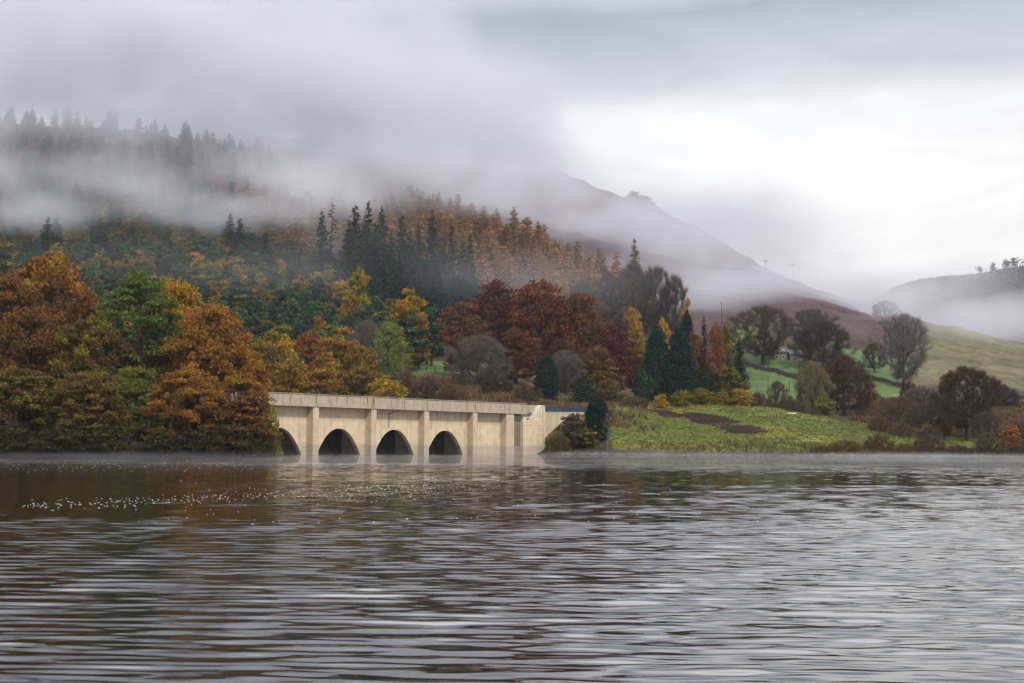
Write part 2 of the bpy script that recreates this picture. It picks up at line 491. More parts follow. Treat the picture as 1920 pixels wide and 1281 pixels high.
# ------------------------------------------------------------------ water
m_w, n, o = mat('lake_water')
p = n.new('ShaderNodeBsdfPrincipled')
p.inputs['Base Color'].default_value = (.004, .005, .005, 1); p.inputs['Roughness'].default_value = .02
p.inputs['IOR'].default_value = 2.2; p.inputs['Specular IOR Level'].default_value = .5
co = n.new('ShaderNodeTexCoord').outputs['Object']
w1 = n.noise(n.mapping(co, (.22, 1.75, 1), rot=(0, 0, R(3))), 1.0, 0, .5, .35)
w2 = n.noise(n.mapping(co, (.06, .40, 1), (5, 3, 0), (0, 0, R(-5))), 1.0, 1, .5, .3)
w3 = n.noise(n.mapping(co, (1.2, 7.5, 1), (1, 8, 0), (0, 0, R(9))), 1.0, 1, .5)
sp = n.new('ShaderNodeSeparateXYZ'); n.put(sp.inputs[0], co)
breeze = n.rng(n.noise(n.mapping(co, (.012, .03, 1)), 1.0, 3, .6), .35, .65, .7, 1.25)
far = n.rng(sp.outputs[1], 70, 130, 0, 1)
h = n.math('ADD', n.math('MULTIPLY', n.math('ADD', n.math('MULTIPLY', w1, .12), n.math('MULTIPLY', w2, .22)), far), n.math('MULTIPLY', w3, .0026))
h = n.math('MULTIPLY', h, breeze)
b_ = n.new('ShaderNodeBump'); b_.inputs['Strength'].default_value = 1.0; b_.inputs['Distance'].default_value = 1.0
n.put(b_.inputs['Height'], h); n.l.new(b_.outputs[0], p.inputs['Normal'])
n.l.new(p.outputs[0], o.inputs[0])
wr = np.random.RandomState(21)
WD = np.concatenate([[-60, 0, 4, 6.5], np.arange(7, 30, .055), np.arange(30, 60, .085), np.arange(60, 130, .16), np.arange(130, 240, 4), [260, 300, 330]])
WT = np.arange(-.44, .4401, .0024)
WX = WT[None, :] * np.maximum(WD, 6)[:, None]; WY = np.repeat(WD[:, None], len(WT), 1)
WZ = np.zeros_like(WX)
warp_x = (fbm(WX / 7, WY / 7, 2, 1) - .5) * 1.2; warp_y = (fbm(WX / 5, WY / 9, 2, 3) - .5) * .5
for k in range(84):
    lam = math.exp(wr.uniform(math.log(.22), math.log(.75))) if k < 60 else wr.uniform(.13, .24)
    th = wr.normal() * R(7.5 if k % 3 else 20) + R(2)
    amp = .0043 * lam ** .8 * wr.uniform(.5, 1.2) / 2.6
    kx, ky = 2 * np.pi / lam * math.sin(th), 2 * np.pi / lam * math.cos(th)
    WZ += amp * np.sin((WX + warp_x) * kx + (WY + warp_y) * ky + wr.uniform(0, 6.28))
gust = (.60 + .85 * fbm(WX / 12, WY / 22, 3, 2)) * (1 + .9 * np.clip(WT, -.34, .34))[None, :] * np.interp(WD, [10, 22, 45, 90], [1.08, .86, .66, .78])[:, None]
WZ *= gust * np.interp(WD, [5, 7, 110, 130], [0, 1, 1, 0])[:, None]
# the outer columns run on to the shores beyond the frame
WX[:, 0] = -430; WX[:, -1] = 430
wi = np.arange(WX.size).reshape(WX.shape)
WQ = np.stack([wi[:-1, :-1], wi[:-1, 1:], wi[1:, 1:], wi[1:, :-1]], -1).reshape(-1, 4)
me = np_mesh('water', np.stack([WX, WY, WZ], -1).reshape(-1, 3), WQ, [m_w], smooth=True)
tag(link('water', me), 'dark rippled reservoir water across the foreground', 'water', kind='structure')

# ------------------------------------------------------------------ concrete viaduct
HB = 9.0
A = at(500, 737, 218.0); B = at(1000, 759, 273.0)
ev = (B - A); ev.z = 0; LEN = ev.length; TH = math.atan2(ev.y, ev.x)
br = empty('viaduct', (A.x, A.y, 0), TH)
tag(br, 'long pale concrete road viaduct with arched openings above the lake', 'bridge')
S0, SEND = -13.0, 71.5
PIERS = [-3.4, 9.9, 23.2, 36.5, 49.8]
PWID, REC, DEP = 1.25, 1.35, 12.0


def arch_wall(s0, s1, y0, y1, ztop, c, half, rise, nseg=28):
    """wall from the lake bed with one arched opening"""
    pts = []
    for k in range(nseg + 1):
        x = -1 + 2 * k / nseg
        x = math.sin(x * math.pi / 2)
        pts.append((c + half * x, rise * (1 - abs(x) ** 2.25) if abs(x) < 1 else 0.0))
    b = MB()
    lo = [(pts[0][0], -3.0)] + pts + [(pts[-1][0], -3.0)]
    # left and right legs
    b.prism([(s0, -3), (lo[0][0], -3), (lo[0][0], 0), (s0, ztop)][:0] or [(s0, -3), (lo[0][0], -3), (lo[0][0], ztop), (s0, ztop)], y0, y1)
    b.prism([(lo[-1][0], -3), (s1, -3), (s1, ztop), (lo[-1][0], ztop)], y0, y1)
    for (xa, za), (xb, zb) in zip(pts[:-1], pts[1:]):
        b.add([(xa, y0, za), (xb, y0, zb), (xb, y0, ztop), (xa, y0, ztop), (xa, y1, za), (xb, y1, zb), (xb, y1, ztop), (xa, y1, ztop)],
              [(0, 1, 2, 3), (7, 6, 5, 4), (0, 4, 5, 1), (3, 2, 6, 7)])
    return b


for i, s in enumerate(PIERS):
    b = MB(); b.box(s, s + PWID, 0.0, DEP + .4, -3, 7.28)
    b.build('pier', M_PIER, br)
    if i + 1 < len(PIERS):
        s0, s1 = s + PWID, PIERS[i + 1]
        c = (s0 + s1) / 2
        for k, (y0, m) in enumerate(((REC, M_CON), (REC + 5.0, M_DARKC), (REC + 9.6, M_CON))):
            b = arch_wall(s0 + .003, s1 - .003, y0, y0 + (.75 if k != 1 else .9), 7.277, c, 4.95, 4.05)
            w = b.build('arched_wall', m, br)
b = MB(); b.box(PIERS[-1] + PWID + .003, 59.6, REC, DEP, -3, 7.277); b.build('end_wall', M_CON, br)
b = MB(); b.box(59.6, 62.0, .02, DEP, -3, 7.28); b.build('pier', M_PIER, br)
b = MB(); b.box(62.003, 64.6, .5, DEP - .2, -3, 6.3); b.build('recess_panel', M_STAIN, br)
# deck
b = MB(); b.box(S0, SEND - 4, .12, DEP + .3, 7.283, 7.62); b.build('deck', M_DARKC, br)
b = MB(); b.box(S0, SEND - 4, .6, DEP - .2, 7.624, 7.75); b.build('road_surface', M_ROAD, br)
# near parapet, one panel per bay, with a lower band, joint strips and top rail
edges = [S0] + [p_ + PWID * .55 for p_ in PIERS] + [66.3]
for s0, s1 in zip(edges[:-1], edges[1:]):
    b = MB(); b.box(s0 + .09, s1 - .09, -.02, .28, 7.63, HB)
    b.box(s0 + .09, s1 - .09, -.16, .30, 7.27, 7.626)
    b.build('parapet_panel', M_PAR, br, .012)
for s in edges[1:-1]:
    b = MB(); b.box(s - .088, s + .088, .03, .26, 7.27, HB - .02); b.build('movement_joint', M_JOINT, br)
b = MB(); b.box(S0, 66.3, DEP - .2, DEP + .1, 7.75, HB); b.build('far_parapet', M_PAR, br)
b = MB(); b.tube((S0, .13, HB + .16), (65.9, .13, HB + .16), .045, .045, 6)
x = S0 + 1
while x < 65:
    b.tube((x, .13, HB - .02), (x, .13, HB + .17), .03, .03, 5); x += 3.3
b.build('top_rail', M_RAIL, br)
for s in (2.2, 29.9):
    b = MB(); b.tube((s, -.09, 7.3), (s, -.09, HB), .055, .055, 6); b.build('downpipe', M_RAIL, br)
b = MB(); b.tube((29.0, .6, 6.9), (30.6, -.02, 7.28), .05, .05, 6); b.tube((29.0, REC - .06, 4.3), (29.0, REC - .06, 6.6), .06, .06, 6)
b.tube((29.0, REC - .06, 6.55), (29.4, .6, 6.92), .06, .06, 6); b.build('drain_stain_pipe', M_STAIN, br)
# abutment block with the slanted coping
b = MB(); b.prism([(64.603, -3), (71.0, -3), (71.35, .9), (71.6, 1.5), (71.6, 9.0), (70.2, 9.0), (67.4, 6.35), (64.603, 6.05)], -.1, 6.0)
b.build('abutment_block', M_CON, br)
b = MB(); b.prism([(67.1, 6.33), (67.55, 6.33), (70.75, 9.06), (70.2, 9.06)], -.16, .5); b.build('sloping_coping', M_COPE, br)
b = MB(); b.box(64.61, 66.3, .3, 5.0, 6.1, 7.268); b.build('bearing_block', M_CON, br)
b = MB(); b.prism([(66.35, 6.5), (67.2, 6.5), (69.2, 8.6), (69.2, 9.0), (66.35, 9.0)], .4, 5.0); b.build('stair_wall', M_PAR, br)
b = MB()
for k in range(9):
    b.box(62.1 + k * .33, 62.28 + k * .33, .2, .26, 6.32, 6.9)
b.box(62.02, 65.0, .18, .28, 6.86, 6.95); b.box(62.02, 65.0, .18, .28, 6.3, 6.38); b.build('drain_grille', M_GREEN, br)

# approach road retaining wall with the blue railing
bw_a = br.matrix_world if False else None
ca_, sa_ = math.cos(TH), math.sin(TH)


def b2w(s, y, z):
    return Vector((A.x + s * ca_ - y * sa_, A.y + s * sa_ + y * ca_, z))


P = b2w(71.3, 2.6, 0); Q2 = at(1105, 766, 290)
ang = math.atan2(Q2.y - P.y, Q2.x - P.x); ln = (Q2.xy - P.xy).length
rw = empty('retaining_wall', (P.x, P.y, 0), ang)
tag(rw, 'short pale concrete retaining wall carrying the road beyond the viaduct end', 'wall')
b = MB(); b.prism([(0, -2), (ln, -2), (ln, 8.0), (0, 7.75)], 0, .6); b.build('wall', M_PIER, rw)
b = MB(); b.prism([(0, 7.753), (ln, 8.003), (ln, 8.13), (0, 7.88)], -.08, .66); b.build('coping', M_COPE, rw)
rl = empty('railing', (P.x, P.y, 0), ang)
tag(rl, 'dark blue metal railing on top of the retaining wall by the road', 'railing')
b = MB()
for z in (.05, .98):
    b.tube((0.1, .25, 7.95 + z), (ln, .25, 8.2 + z), .045, .045, 5)
b.build('rail', M_BLUE, rl)
b = MB()
k = 0.15
while k < ln:
    zb = 7.95 + .25 * k / ln; b.box(k, k + .05, .23, .27, zb, zb + .98); k += .115
b.build('bar_infill', M_BLUE, rl)
k = .1
while k < ln:
    zb = 7.88 + .25 * k / ln
    b = MB(); b.box(k, k + .09, .2, .3, zb, zb + 1.2); b.build('post', M_BLUE, rl); k += 1.35


# ------------------------------------------------------------------ tree builders
def leaf_quads(C, size, rng, aspect=.55, normal=None, spread=1.0):
    n_ = len(C)
    nn = rng.normal(size=(n_, 3)) * spread
    if normal is not None: nn = nn + normal
    nn /= np.linalg.norm(nn, axis=1)[:, None] + 1e-9
    t = rng.normal(size=(n_, 3)); t -= (t * nn).sum(1)[:, None] * nn
    t /= np.linalg.norm(t, axis=1)[:, None] + 1e-9
    b_ = np.cross(nn, t)
    s = (np.asarray(size) * np.clip(rng.lognormal(0, .38, n_), .45, 1.9))[:, None]
    V = np.stack([C + t * s, C + b_ * s * aspect, C - t * s * .85, C - b_ * s * aspect], 1).reshape(-1, 3)
    return V, np.arange(n_ * 4).reshape(-1, 4)


def tube_segs(P0, P1, R0, R1, sides=4):
    P0 = np.asarray(P0, float); P1 = np.asarray(P1, float)
    d_ = P1 - P0; d_ /= np.linalg.norm(d_, axis=1)[:, None] + 1e-9
    ref = np.where(np.abs(d_[:, 2:3]) > .9, [[1, 0, 0]], [[0, 0, 1.0]])
    a = np.cross(d_, ref); a /= np.linalg.norm(a, axis=1)[:, None] + 1e-9; b_ = np.cross(d_, a)
    rings = []
    for P_, R_ in ((P0, R0), (P1, R1)):
        for k in range(sides):
            t = 2 * math.pi * k / sides
            rings.append(P_ + (a * math.cos(t) + b_ * math.sin(t)) * np.asarray(R_)[:, None])
    V = np.stack(rings, 1).reshape(-1, 3)
    base = np.arange(len(P0))[:, None] * 2 * sides
    F = np.concatenate([base + np.array([k, (k + 1) % sides, (k + 1) % sides + sides, k + sides]) for k in range(sides)])
    return V, F


PROFILE = {
    'oak': [(0, .62), (.12, .88), (.38, 1), (.65, .94), (.82, .72), (.94, .42), (1, .15)],
    'dome': [(0, .70), (.2, .95), (.45, 1), (.7, .85), (.88, .55), (1, .1)],
    'pine': [(0, .55), (.15, .9), (.35, 1), (.6, .75), (.82, .42), (1, .06)],
    'column': [(0, .80), (.1, .95), (.4, 1), (.68, .86), (.87, .56), (1, .10)],
    'cone': [(0, .8), (.12, 1), (.4, .76), (.7, .42), (.9, .16), (1, .03)],
    'umbrella': [(0, .25), (.2, .6), (.5, 1), (.75, .9), (.9, .6), (1, .25)],
    'shrub': [(0, .8), (.3, 1), (.6, .9), (.85, .6), (1, .2)],
    'fan': [(0, .22), (.25, .62), (.55, 1), (.8, .84), (.94, .5), (1, .15)],
}


def envelope(rng, n_, H, Wd, base, prof, fill=.42):
    pr = np.array(PROFILE[prof])
    h = rng.random(n_) ** .9; ph = rng.uniform(0, 2 * np.pi, n_)
    lob = 1 + .14 * np.sin(3 * ph + rng.uniform(0, 6) + h * 3) + .09 * np.sin(5 * ph + rng.uniform(0, 6) - h * 4)
    r = np.interp(h, pr[:, 0], pr[:, 1]) * Wd / 2 * lob * rng.random(n_) ** fill
    return np.stack([r * np.cos(ph), r * np.sin(ph), H * (base + (1 - base) * h * .97)], 1)


def spread_points(P_, k, dmin):
    keep = []
    for p_ in P_:
        if all((p_[0] - q[0]) ** 2 + (p_[1] - q[1]) ** 2 + (p_[2] - q[2]) ** 2 > dmin * dmin for q in keep):
            keep.append(p_)
            if len(keep) >= k: break
    return np.array(keep)


def skeleton(rng, ends, H, base, rtrunk, lean=.03, topfrac=.72, bend=.12, split=None):
    """grow limbs from a trunk to each end point; returns segment arrays"""
    nodes = []; par = []
    nt = 7
    for k in range(nt):
        f = k / (nt - 1)
        nodes.append(np.array([rng.normal() * lean * H * f, rng.normal() * lean * H * f, H * topfrac * f])); par.append(k - 1)
    order = np.argsort([e[2] * .5 + np.hypot(e[0], e[1]) for e in ends])
    tips = []
    for j in order:
        e = ends[j]; NP = np.array(nodes)
        dd = np.linalg.norm(NP - e, axis=1)
        cost = dd + np.maximum(0, NP[:, 2] - e[2] + .25 * dd) * 1.6 + (np.arange(len(NP)) < 2) * H * base * .9
        b_ = int(np.argmin(cost)); p0 = nodes[b_]
        m_ = 3
        up = np.array([0, 0, np.linalg.norm(e - p0) * bend])
        last = b_
        for q in range(1, m_ + 1):
            f = q / m_
            pt = p0 * (1 - f) + e * f + up * math.sin(math.pi * f) * .8 + rng.normal(size=3) * np.linalg.norm(e - p0) * .05 * (q < m_)
            nodes.append(pt); par.append(last); last = len(nodes) - 1
        tips.append(last)
    n_ = len(nodes); wgt = np.zeros(n_)
    for t in tips: wgt[t] += 1
    for k in range(n_ - 1, 0, -1):
        wgt[par[k]] += wgt[k]
    rr = rtrunk * (np.maximum(wgt, .3) / max(wgt[0], 1)) ** .48
    NP = np.array(nodes); pa = np.array(par[1:]); ch = np.arange(1, n_)
    rr[0] *= 1.35
    return NP[pa], NP[ch], rr[pa], rr[ch], NP


def leafy(name, seed, H, Wd, base=.14, prof='oak', K=80, lpc=150, leaf=.33, clump=None, flat=.62, fill=.42, joined=False, bark=None, twiggy=0, vary=1.0):
    rng = np.random.RandomState(seed)
    cr_ = clump or (Wd * .5) * 1.75 / (K ** .42)
    ends = spread_points(envelope(rng, K * 14, H, Wd - cr_ * .9, base, prof, fill), K, cr_ * .75)
    a, b_, ra, rb, _ = skeleton(rng, ends, H, base, .018 * H + .03 * Wd * .5)
    VT, FT = tube_segs(a, b_, ra, rb, 5)
    LV = []; tint = []; cl_ = []
    for e in ends:
        m_ = int(lpc * rng.uniform(.6, 1.3))
        dv = rng.normal(size=(m_, 3)); dv /= np.linalg.norm(dv, axis=1)[:, None]
        dv[:, 2] = np.where(dv[:, 2] < -.25, -dv[:, 2] * .6, dv[:, 2])
        rad = cr_ * rng.uniform(.5, 1.32) * rng.random(m_) ** .45
        pts = e + dv * rad[:, None] * np.array([1, 1, flat]) + np.array([0, 0, .12 * cr_])
        pts += np.sin(pts * (5.0 / cr_) + rng.uniform(0, 6, 3)) * cr_ * .10
        LV.append((pts, dv)); tint.append(rng.random(m_)); cl_.append(np.full(m_, rng.random()))
    C = np.concatenate([x for x, _ in LV]); Nn = np.concatenate([y for _, y in LV])
    VL, FL = leaf_quads(C, leaf, rng, .6, Nn * .7)
    tint = np.concatenate(tint); cl_ = np.concatenate(cl_)
    return finish(name, VT, FT, VL, FL, tint, cl_, joined, H, Wd, bark or M_BARK)


def finish(name, VT, FT, VL, FL, tint, cl_, joined, H, Wd, bark):
    if joined:
        V = np.concatenate([VT, VL]); F = np.concatenate([FT, FL + len(VT)])
        mi = np.concatenate([np.zeros(len(FT)), np.ones(len(FL))])
        z = np.zeros(len(FT))
        me_ = np_mesh(name, V, F, [bark, M_LEAF], mi, attrs={'tint': ('FACE', 'FLOAT', np.concatenate([z, tint])), 'clump': ('FACE', 'FLOAT', np.concatenate([z, cl_]))})
        return dict(one=me_, H=H, W=Wd)
    tm = np_mesh('trunk', VT, FT, [bark], smooth=True)
    cm = np_mesh('crown', VL, FL, [M_LEAF], attrs={'tint': ('FACE', 'FLOAT', tint), 'clump': ('FACE', 'FLOAT', cl_)})
    return dict(trunk=tm, crown=cm, H=H, W=Wd)


def conifer(name, seed, H, Wd, levels=26, per=8, strips=5, droop=.25, base=.06, width=.34, gap=.0, joined=True, tip=1.0, bark=None):
    """spruce or larch: whorls of needle-hung branches on a straight trunk"""
    rng = np.random.RandomState(seed)
    C = []; T = []; Wd_ = []; tint = []; cl_ = []; sa = []; sb = []; s0 = []; s1 = []
    for k in range(levels):
        f0 = f = min(max((k + rng.uniform(-.2, .2)) / levels, 0), .99)
        rl_ = Wd / 2 * ((1 - f) ** .70) * (1 - .35 * max(0, .18 - f) / .18) + .12
        for j in range(max(3, int(per * (1 - .4 * f)))):
            if rng.random() < gap: continue
            f = min(max(f0 + rng.uniform(-.75, .75) / levels, 0), .985)
            z = H * (base + (1 - base) * f)
            ph = rng.uniform(0, 2 * np.pi); L = rl_ * rng.uniform(.6, 1.18)
            dirv = np.array([math.cos(ph), math.sin(ph), -droop * (1 - f * 1.3)])
            c_ = rng.random()
            end = np.array([0, 0, z]) + dirv * L
            sa.append([0, 0, z]); sb.append(end); s0.append(.035); s1.append(.012)
            for q in range(strips):
                g = (q + .6) / strips
                p_ = np.array([0, 0, z]) + dirv * L * g + np.array([0, 0, -.10 * L * g * g * droop + .05 * L * g ** 3])
                C.append(p_ + rng.normal(size=3) * .08 * L); T.append(dirv); Wd_.append(L / strips * .95)
                tint.append(rng.random()); cl_.append(c_)
    C = np.array(C); T = np.array(T); Wd_ = np.array(Wd_)
    T = T + rng.normal(size=T.shape) * .35; T /= np.linalg.norm(T, axis=1)[:, None]
    nn = rng.normal(size=T.shape) * .45 + np.array([0, 0, 1.0]); nn -= (nn * T).sum(1)[:, None] * T; nn /= np.linalg.norm(nn, axis=1)[:, None]
    b_ = np.cross(nn, T); w_ = width * (.5 + Wd_ / Wd_.max())[:, None] * rng.uniform(.6, 1.2, (len(C), 1))
    l_ = Wd_[:, None] * 1.0
    hang = np.array([0, 0, -1.0]) * w_ * .7
    VL = np.stack([C + T * l_, C + b_ * w_ + hang, C - T * l_ * .7, C - b_ * w_ + hang], 1).reshape(-1, 3)
    FL = np.arange(len(C) * 4).reshape(-1, 4)
    zt = np.linspace(0, H * .985, 6)
    rt = np.interp(zt, [0, H], [.014 * H + .05, .03])
    pts = np.stack([rng.normal(size=6) * .02, rng.normal(size=6) * .02, zt], 1)
    VT, FT = tube_segs(pts[:-1], pts[1:], rt[:-1], rt[1:], 6)
    V2, F2 = tube_segs(sa, sb, s0, s1, 3)
    F2 = F2 + len(VT); VT = np.concatenate([VT, V2]); FT = np.concatenate([FT, F2])
    # leader tuft
    return finish(name, VT, FT, VL, FL, np.array(tint), np.array(cl_), joined, H, Wd, bark or M_BARK)


def bare(name, seed, H, Wd, base=.18, prof='fan', K=150, twigs=16, tw=.05, tl=1.5, leaves=0, leaf=.3, fill=.36, droop=0.0, bark=None, rt=1.0):
    """leafless or nearly leafless broadleaf: limbs, then fans of fine twigs"""
    rng = np.random.RandomState(seed)
    ends = spread_points(envelope(rng, K * 14, H - tl * .5, Wd - tl * .7, base, prof, fill), K, Wd * .5 * 1.1 / K ** .45)
    a, b_, ra, rb, NP = skeleton(rng, ends, H, base, .85 * rt * (.020 * H + .022 * Wd * .5), .02, .6, .10)
    VT, FT = tube_segs(a, b_, np.maximum(ra, .03 * rt), np.maximum(rb, .02 * rt), 5)
    ctr = np.array([0, 0, H * base * 1.2])
    src = np.concatenate([b_[2:], ends])
    n_ = len(src) * twigs // 2
    o_ = src[rng.randint(0, len(src), n_)]
    dv = o_ - ctr; dv /= np.linalg.norm(dv, axis=1)[:, None] + 1e-6
    dv = dv * .75 + rng.normal(size=(n_, 3)) * .55 + np.array([0, 0, .25 - droop]); dv /= np.linalg.norm(dv, axis=1)[:, None]
    L = tl * rng.uniform(.4, 1.15, n_)[:, None]
    sd_ = np.cross(dv, rng.normal(size=(n_, 3))); sd_ /= np.linalg.norm(sd_, axis=1)[:, None] + 1e-9
    w_ = tw * rng.uniform(.6, 1.2, (n_, 1))
    mid = o_ + dv * L * .5 + rng.normal(size=(n_, 3)) * .06 * tl
    endp = o_ + dv * L + np.array([0, 0, -droop]) * L * 1.2
    V = np.stack([o_ - sd_ * w_ * .6, mid - sd_ * w_ * .5, endp, mid + sd_ * w_ * .5], 1).reshape(-1, 3)
    F = np.arange(n_ * 4).reshape(-1, 4)
    tint = rng.random(n_); cl_ = rng.random(n_)
    if leaves:
        q = rng.randint(0, n_, leaves)
        LVv, LF = leaf_quads(mid[q] + rng.normal(size=(leaves, 3)) * .3, leaf, rng)
        F = np.concatenate([F, LF + len(V)]); V = np.concatenate([V, LVv]); tint = np.concatenate([tint, rng.random(leaves)]); cl_ = np.concatenate([cl_, rng.uniform(.6, 1, leaves)])
    return finish(name, VT, FT, V, F, tint, cl_, False, H, Wd, bark or M_BARK)


PR = {}
for i in range(4):
    PR['oak%d' % i] = leafy('oak', 10 + i, 20, 18, .10, 'oak', 130, 330, .20, clump=1.9, flat=.92, fill=.30)
for i in range(3):
    PR['mid%d' % i] = leafy('broadleaf', 30 + i, 14, 13, .12, 'dome', 70, 110, .28, flat=.6, fill=.35)
for i in range(3):
    PR['beech%d' % i] = leafy('beech', 40 + i, 20, 16, .10, 'oak', 120, 120, .26, flat=.8, fill=.5)
PR['scots'] = leafy('scots_pine', 50, 24, 16, .34, 'dome', 80, 330, .20, clump=1.9, flat=.62, fill=.38)
for i in range(2):
    PR['cypress%d' % i] = leafy('cypress', 60 + i, 14, 6.5, .02, 'column', 260, 110, .16, clump=.85, flat=1.15, fill=.22)
for i in range(4):
    PR['shrub%d' % i] = leafy('shrub', 70 + i, 3.2, 4.2, .04, 'shrub', 40, 60, .13, flat=.8, fill=.45)
for i in range(4):
    PR['pine%d' % i] = leafy('pine', 80 + i, 15, 8.5, .2, 'pine', 26, 120, .33, clump=1.7, flat=.85, fill=.36, joined=True)
for i in range(4):
    PR['leaf%d' % i] = leafy('wood_broadleaf', 90 + i, 13, 9, .15, 'dome', 28, 95, .33, clump=1.9, flat=.68, fill=.36, joined=True)
for i in range(3):
    PR['spruce%d' % i] = conifer('spruce', 100 + i, 26, 10.5, 38, 11, 5, .30, .06, .50)
for i in range(3):
    PR['larch%d' % i] = conifer('larch', 110 + i, 24, 11, 24, 15, 6, .04, .12, .46, .06)
for i in range(3):
    PR['softlarch%d' % i] = leafy('larch', 150 + i, 22, 11, .12, 'cone', 60, 34, .46, flat=.42, fill=.45, joined=True)
PR['thin_spruce'] = conifer('spruce', 120, 27, 12, 20, 6, 6, .22, .10, .42, .1)
PR['yard_spruce'] = conifer('spruce', 121, 15, 7, 30, 14, 5, .25, .02, .34, joined=False)
for i in range(4):
    PR['bare%d' % i] = bare('bare_tree', 130 + i, 18, 18, .16, ('fan', 'umbrella', 'dome', 'fan')[i], 260, 46, .042, 2.0)
PR['rusty_bare'] = bare('bare_tree', 140, 18, 17, .10, 'dome', 280, 64, .05, 1.7, 6000, .20)
PR['rusty_umbrella'] = bare('bare_tree', 141, 18, 18, .20, 'umbrella', 280, 60, .05, 1.7, 5000, .2)
PR['willow'] = bare('willow', 142, 13, 11, .3, 'dome', 130, 46, .05, 1.6, 2500, .16, droop=.45)
PR['birch'] = bare('birch', 143, 14, 9, .15, 'dome', 110, 30, .04, 1.3, 3500, .17)
PR['twig_shrub'] = bare('twig_shrub', 144, 4, 6, .03, 'shrub', 70, 40, .035, 1.0, 700, .12)
PR['poplar'] = leafy('young_tree', 145, 7, 4.6, .06, 'column', 70, 80, .14, flat=1.0, fill=.35)
PR['sapling'] = bare('sapling', 146, 8, 2.4, .25, 'dome', 26, 14, .02, .9, 0, bark=M_PALE, rt=.28)
PR['clothed'] = leafy('rounded_tree', 147, 16, 15, .13, 'dome', 150, 110, .20, flat=.75, fill=.35)

PRNG = random.Random(5)


def plant(proto, name, u, D, H, Wd=None, col=(.1, .1, .05), acc=None, label=None, cat='tree', group=None, x=None, rot=None, sink=.25, v=700):
    p_ = PR[proto]
    X = tan_of(u, v) * D if x is None else x
    z = ground(X, D) - sink
    sz = H / p_['H']; sx = (Wd / p_['W']) if Wd else sz
    rz = PRNG.uniform(0, 6.28) if rot is None else rot
    if 'one' in p_:
        root = link(name, p_['one'])
        leafo = root
    else:
        root = empty(name)
        link('trunk', p_['trunk'], root)
        leafo = link('foliage' if cat == 'shrub' else 'crown', p_['crown'], root)
    root.location = (X, D, z); root.scale = (sx, sx, sz); root.rotation_euler = (0, 0, rz)
    leafo.color = (*col, 1); leafo['leaf_accent'] = [float(c) for c in (acc or col)]
    tag(root, label, cat, group)
    return root


def top_h(u, vtop, D, v=None):
    """height of a tree at (u, D) whose tip shows at row vtop"""
    r = ray(u, vtop); return EYE + r.z * D - ground(r.x * D, D)


def tree(proto, name, u, vtop, D, wpx, col, acc, label, cat='tree', group=None, **k):
    H = top_h(u, vtop, D)
    if proto.startswith(('bare', 'rusty')): wpx *= 1.12 if u > 1760 else 1.28
    return plant(proto, name, u, D, H + .25, wpx / FPX * D, col, acc, label, cat, group, v=vtop + 60, **k)


RUST = (.185, .088, .028); BROWN = (.118, .070, .030); ORANGE = (.32, .165, .030); GOLD = (.36, .20, .028); OLIVE = (.19, .155, .028)
GREEN = (.105, .135, .030); LIME = (.22, .25, .06); PINE = (.026, .060, .046); PINE2 = (.062, .105, .058); RED = (.135, .052, .036); MAROON = (.095, .036, .038)
LARCH = (.31, .155, .062); LARCH2 = (.20, .105, .060); SPR = (.014, .036, .032); CYP = (.012, .048, .040); TWIG = (.125, .095, .072); DKTWIG = (.078, .060, .052)
GREYTW = (.15, .135, .125); YELLOW = (.46, .25, .03)

# --- left bank, nearest wood
LB = 'autumn trees crowding the left bank'
for t in [
    ('oak0', 'oak_tree', 100, 478, 238, 205, RUST, ORANGE, 'tall rust-brown oak with rounded top rising at the back of the left bank'),
    ('oak1', 'oak_tree', 8, 520, 229, 190, RUST, BROWN, 'reddish-brown oak at the left edge of the picture behind the bank trees'),
    ('oak2', 'oak_tree', -75, 545, 214, 200, BROWN, RUST, 'dark brown oak cut by the left edge of the picture'),
    ('oak3', 'oak_tree', 62, 588, 216, 190, RUST, BROWN, 'dull brown oak below the tall rust oak on the left bank'),
    ('oak0', 'oak_tree', 168, 596, 214, 165, BROWN, OLIVE, 'brown and olive oak left of the green tree on the bank'),
    ('scots', 'pine_tree', 262, 519, 221, 185, GREEN, (.08, .125, .03), 'green open-branched tree standing out among the orange bank trees'),
    ('oak2', 'oak_tree', 333, 531, 230, 150, ORANGE, GOLD, 'bright gold-orange tree peeping out behind the green tree'),
    ('oak1', 'oak_tree', 398, 578, 219, 165, ORANGE, RUST, 'orange-brown oak right of the green tree on the left bank'),
    ('oak3', 'oak_tree', 446, 655, 213, 150, RUST, ORANGE, 'rust oak leaning out over the first visible bridge arch'),
    ('oak1', 'oak_tree', 355, 695, 206, 150, ORANGE, RUST, 'low orange oak spreading over the water below the green tree'),
    ('oak2', 'oak_tree', 255, 690, 208, 120, GREEN, OLIVE, 'dark green lower tree under the tall green tree'),
    ('oak0', 'oak_tree', 30, 690, 205, 190, BROWN, OLIVE, 'dark brown and olive tree at the waterside far left'),
    ('oak3', 'oak_tree', 170, 700, 205, 170, OLIVE, BROWN, 'olive-brown waterside tree between the far left tree and the low orange oak'),
    ('mid1', 'oak_tree', 470, 735, 208.5, 112, BROWN, RUST, 'small brown tree at the waterline beside the bridge wall'),
    ('mid2', 'oak_tree', 412, 748, 207, 130, RUST, BROWN, 'low dark rust tree touching the water left of the viaduct'),
]:
    tree(*t, group=LB)
tree('shrub1', 'shrub', 507, 772, 210.5, 42, (.22, .20, .03), LIME, 'yellow-green leafy branch bush at the edge of the first arch', 'shrub', LB)
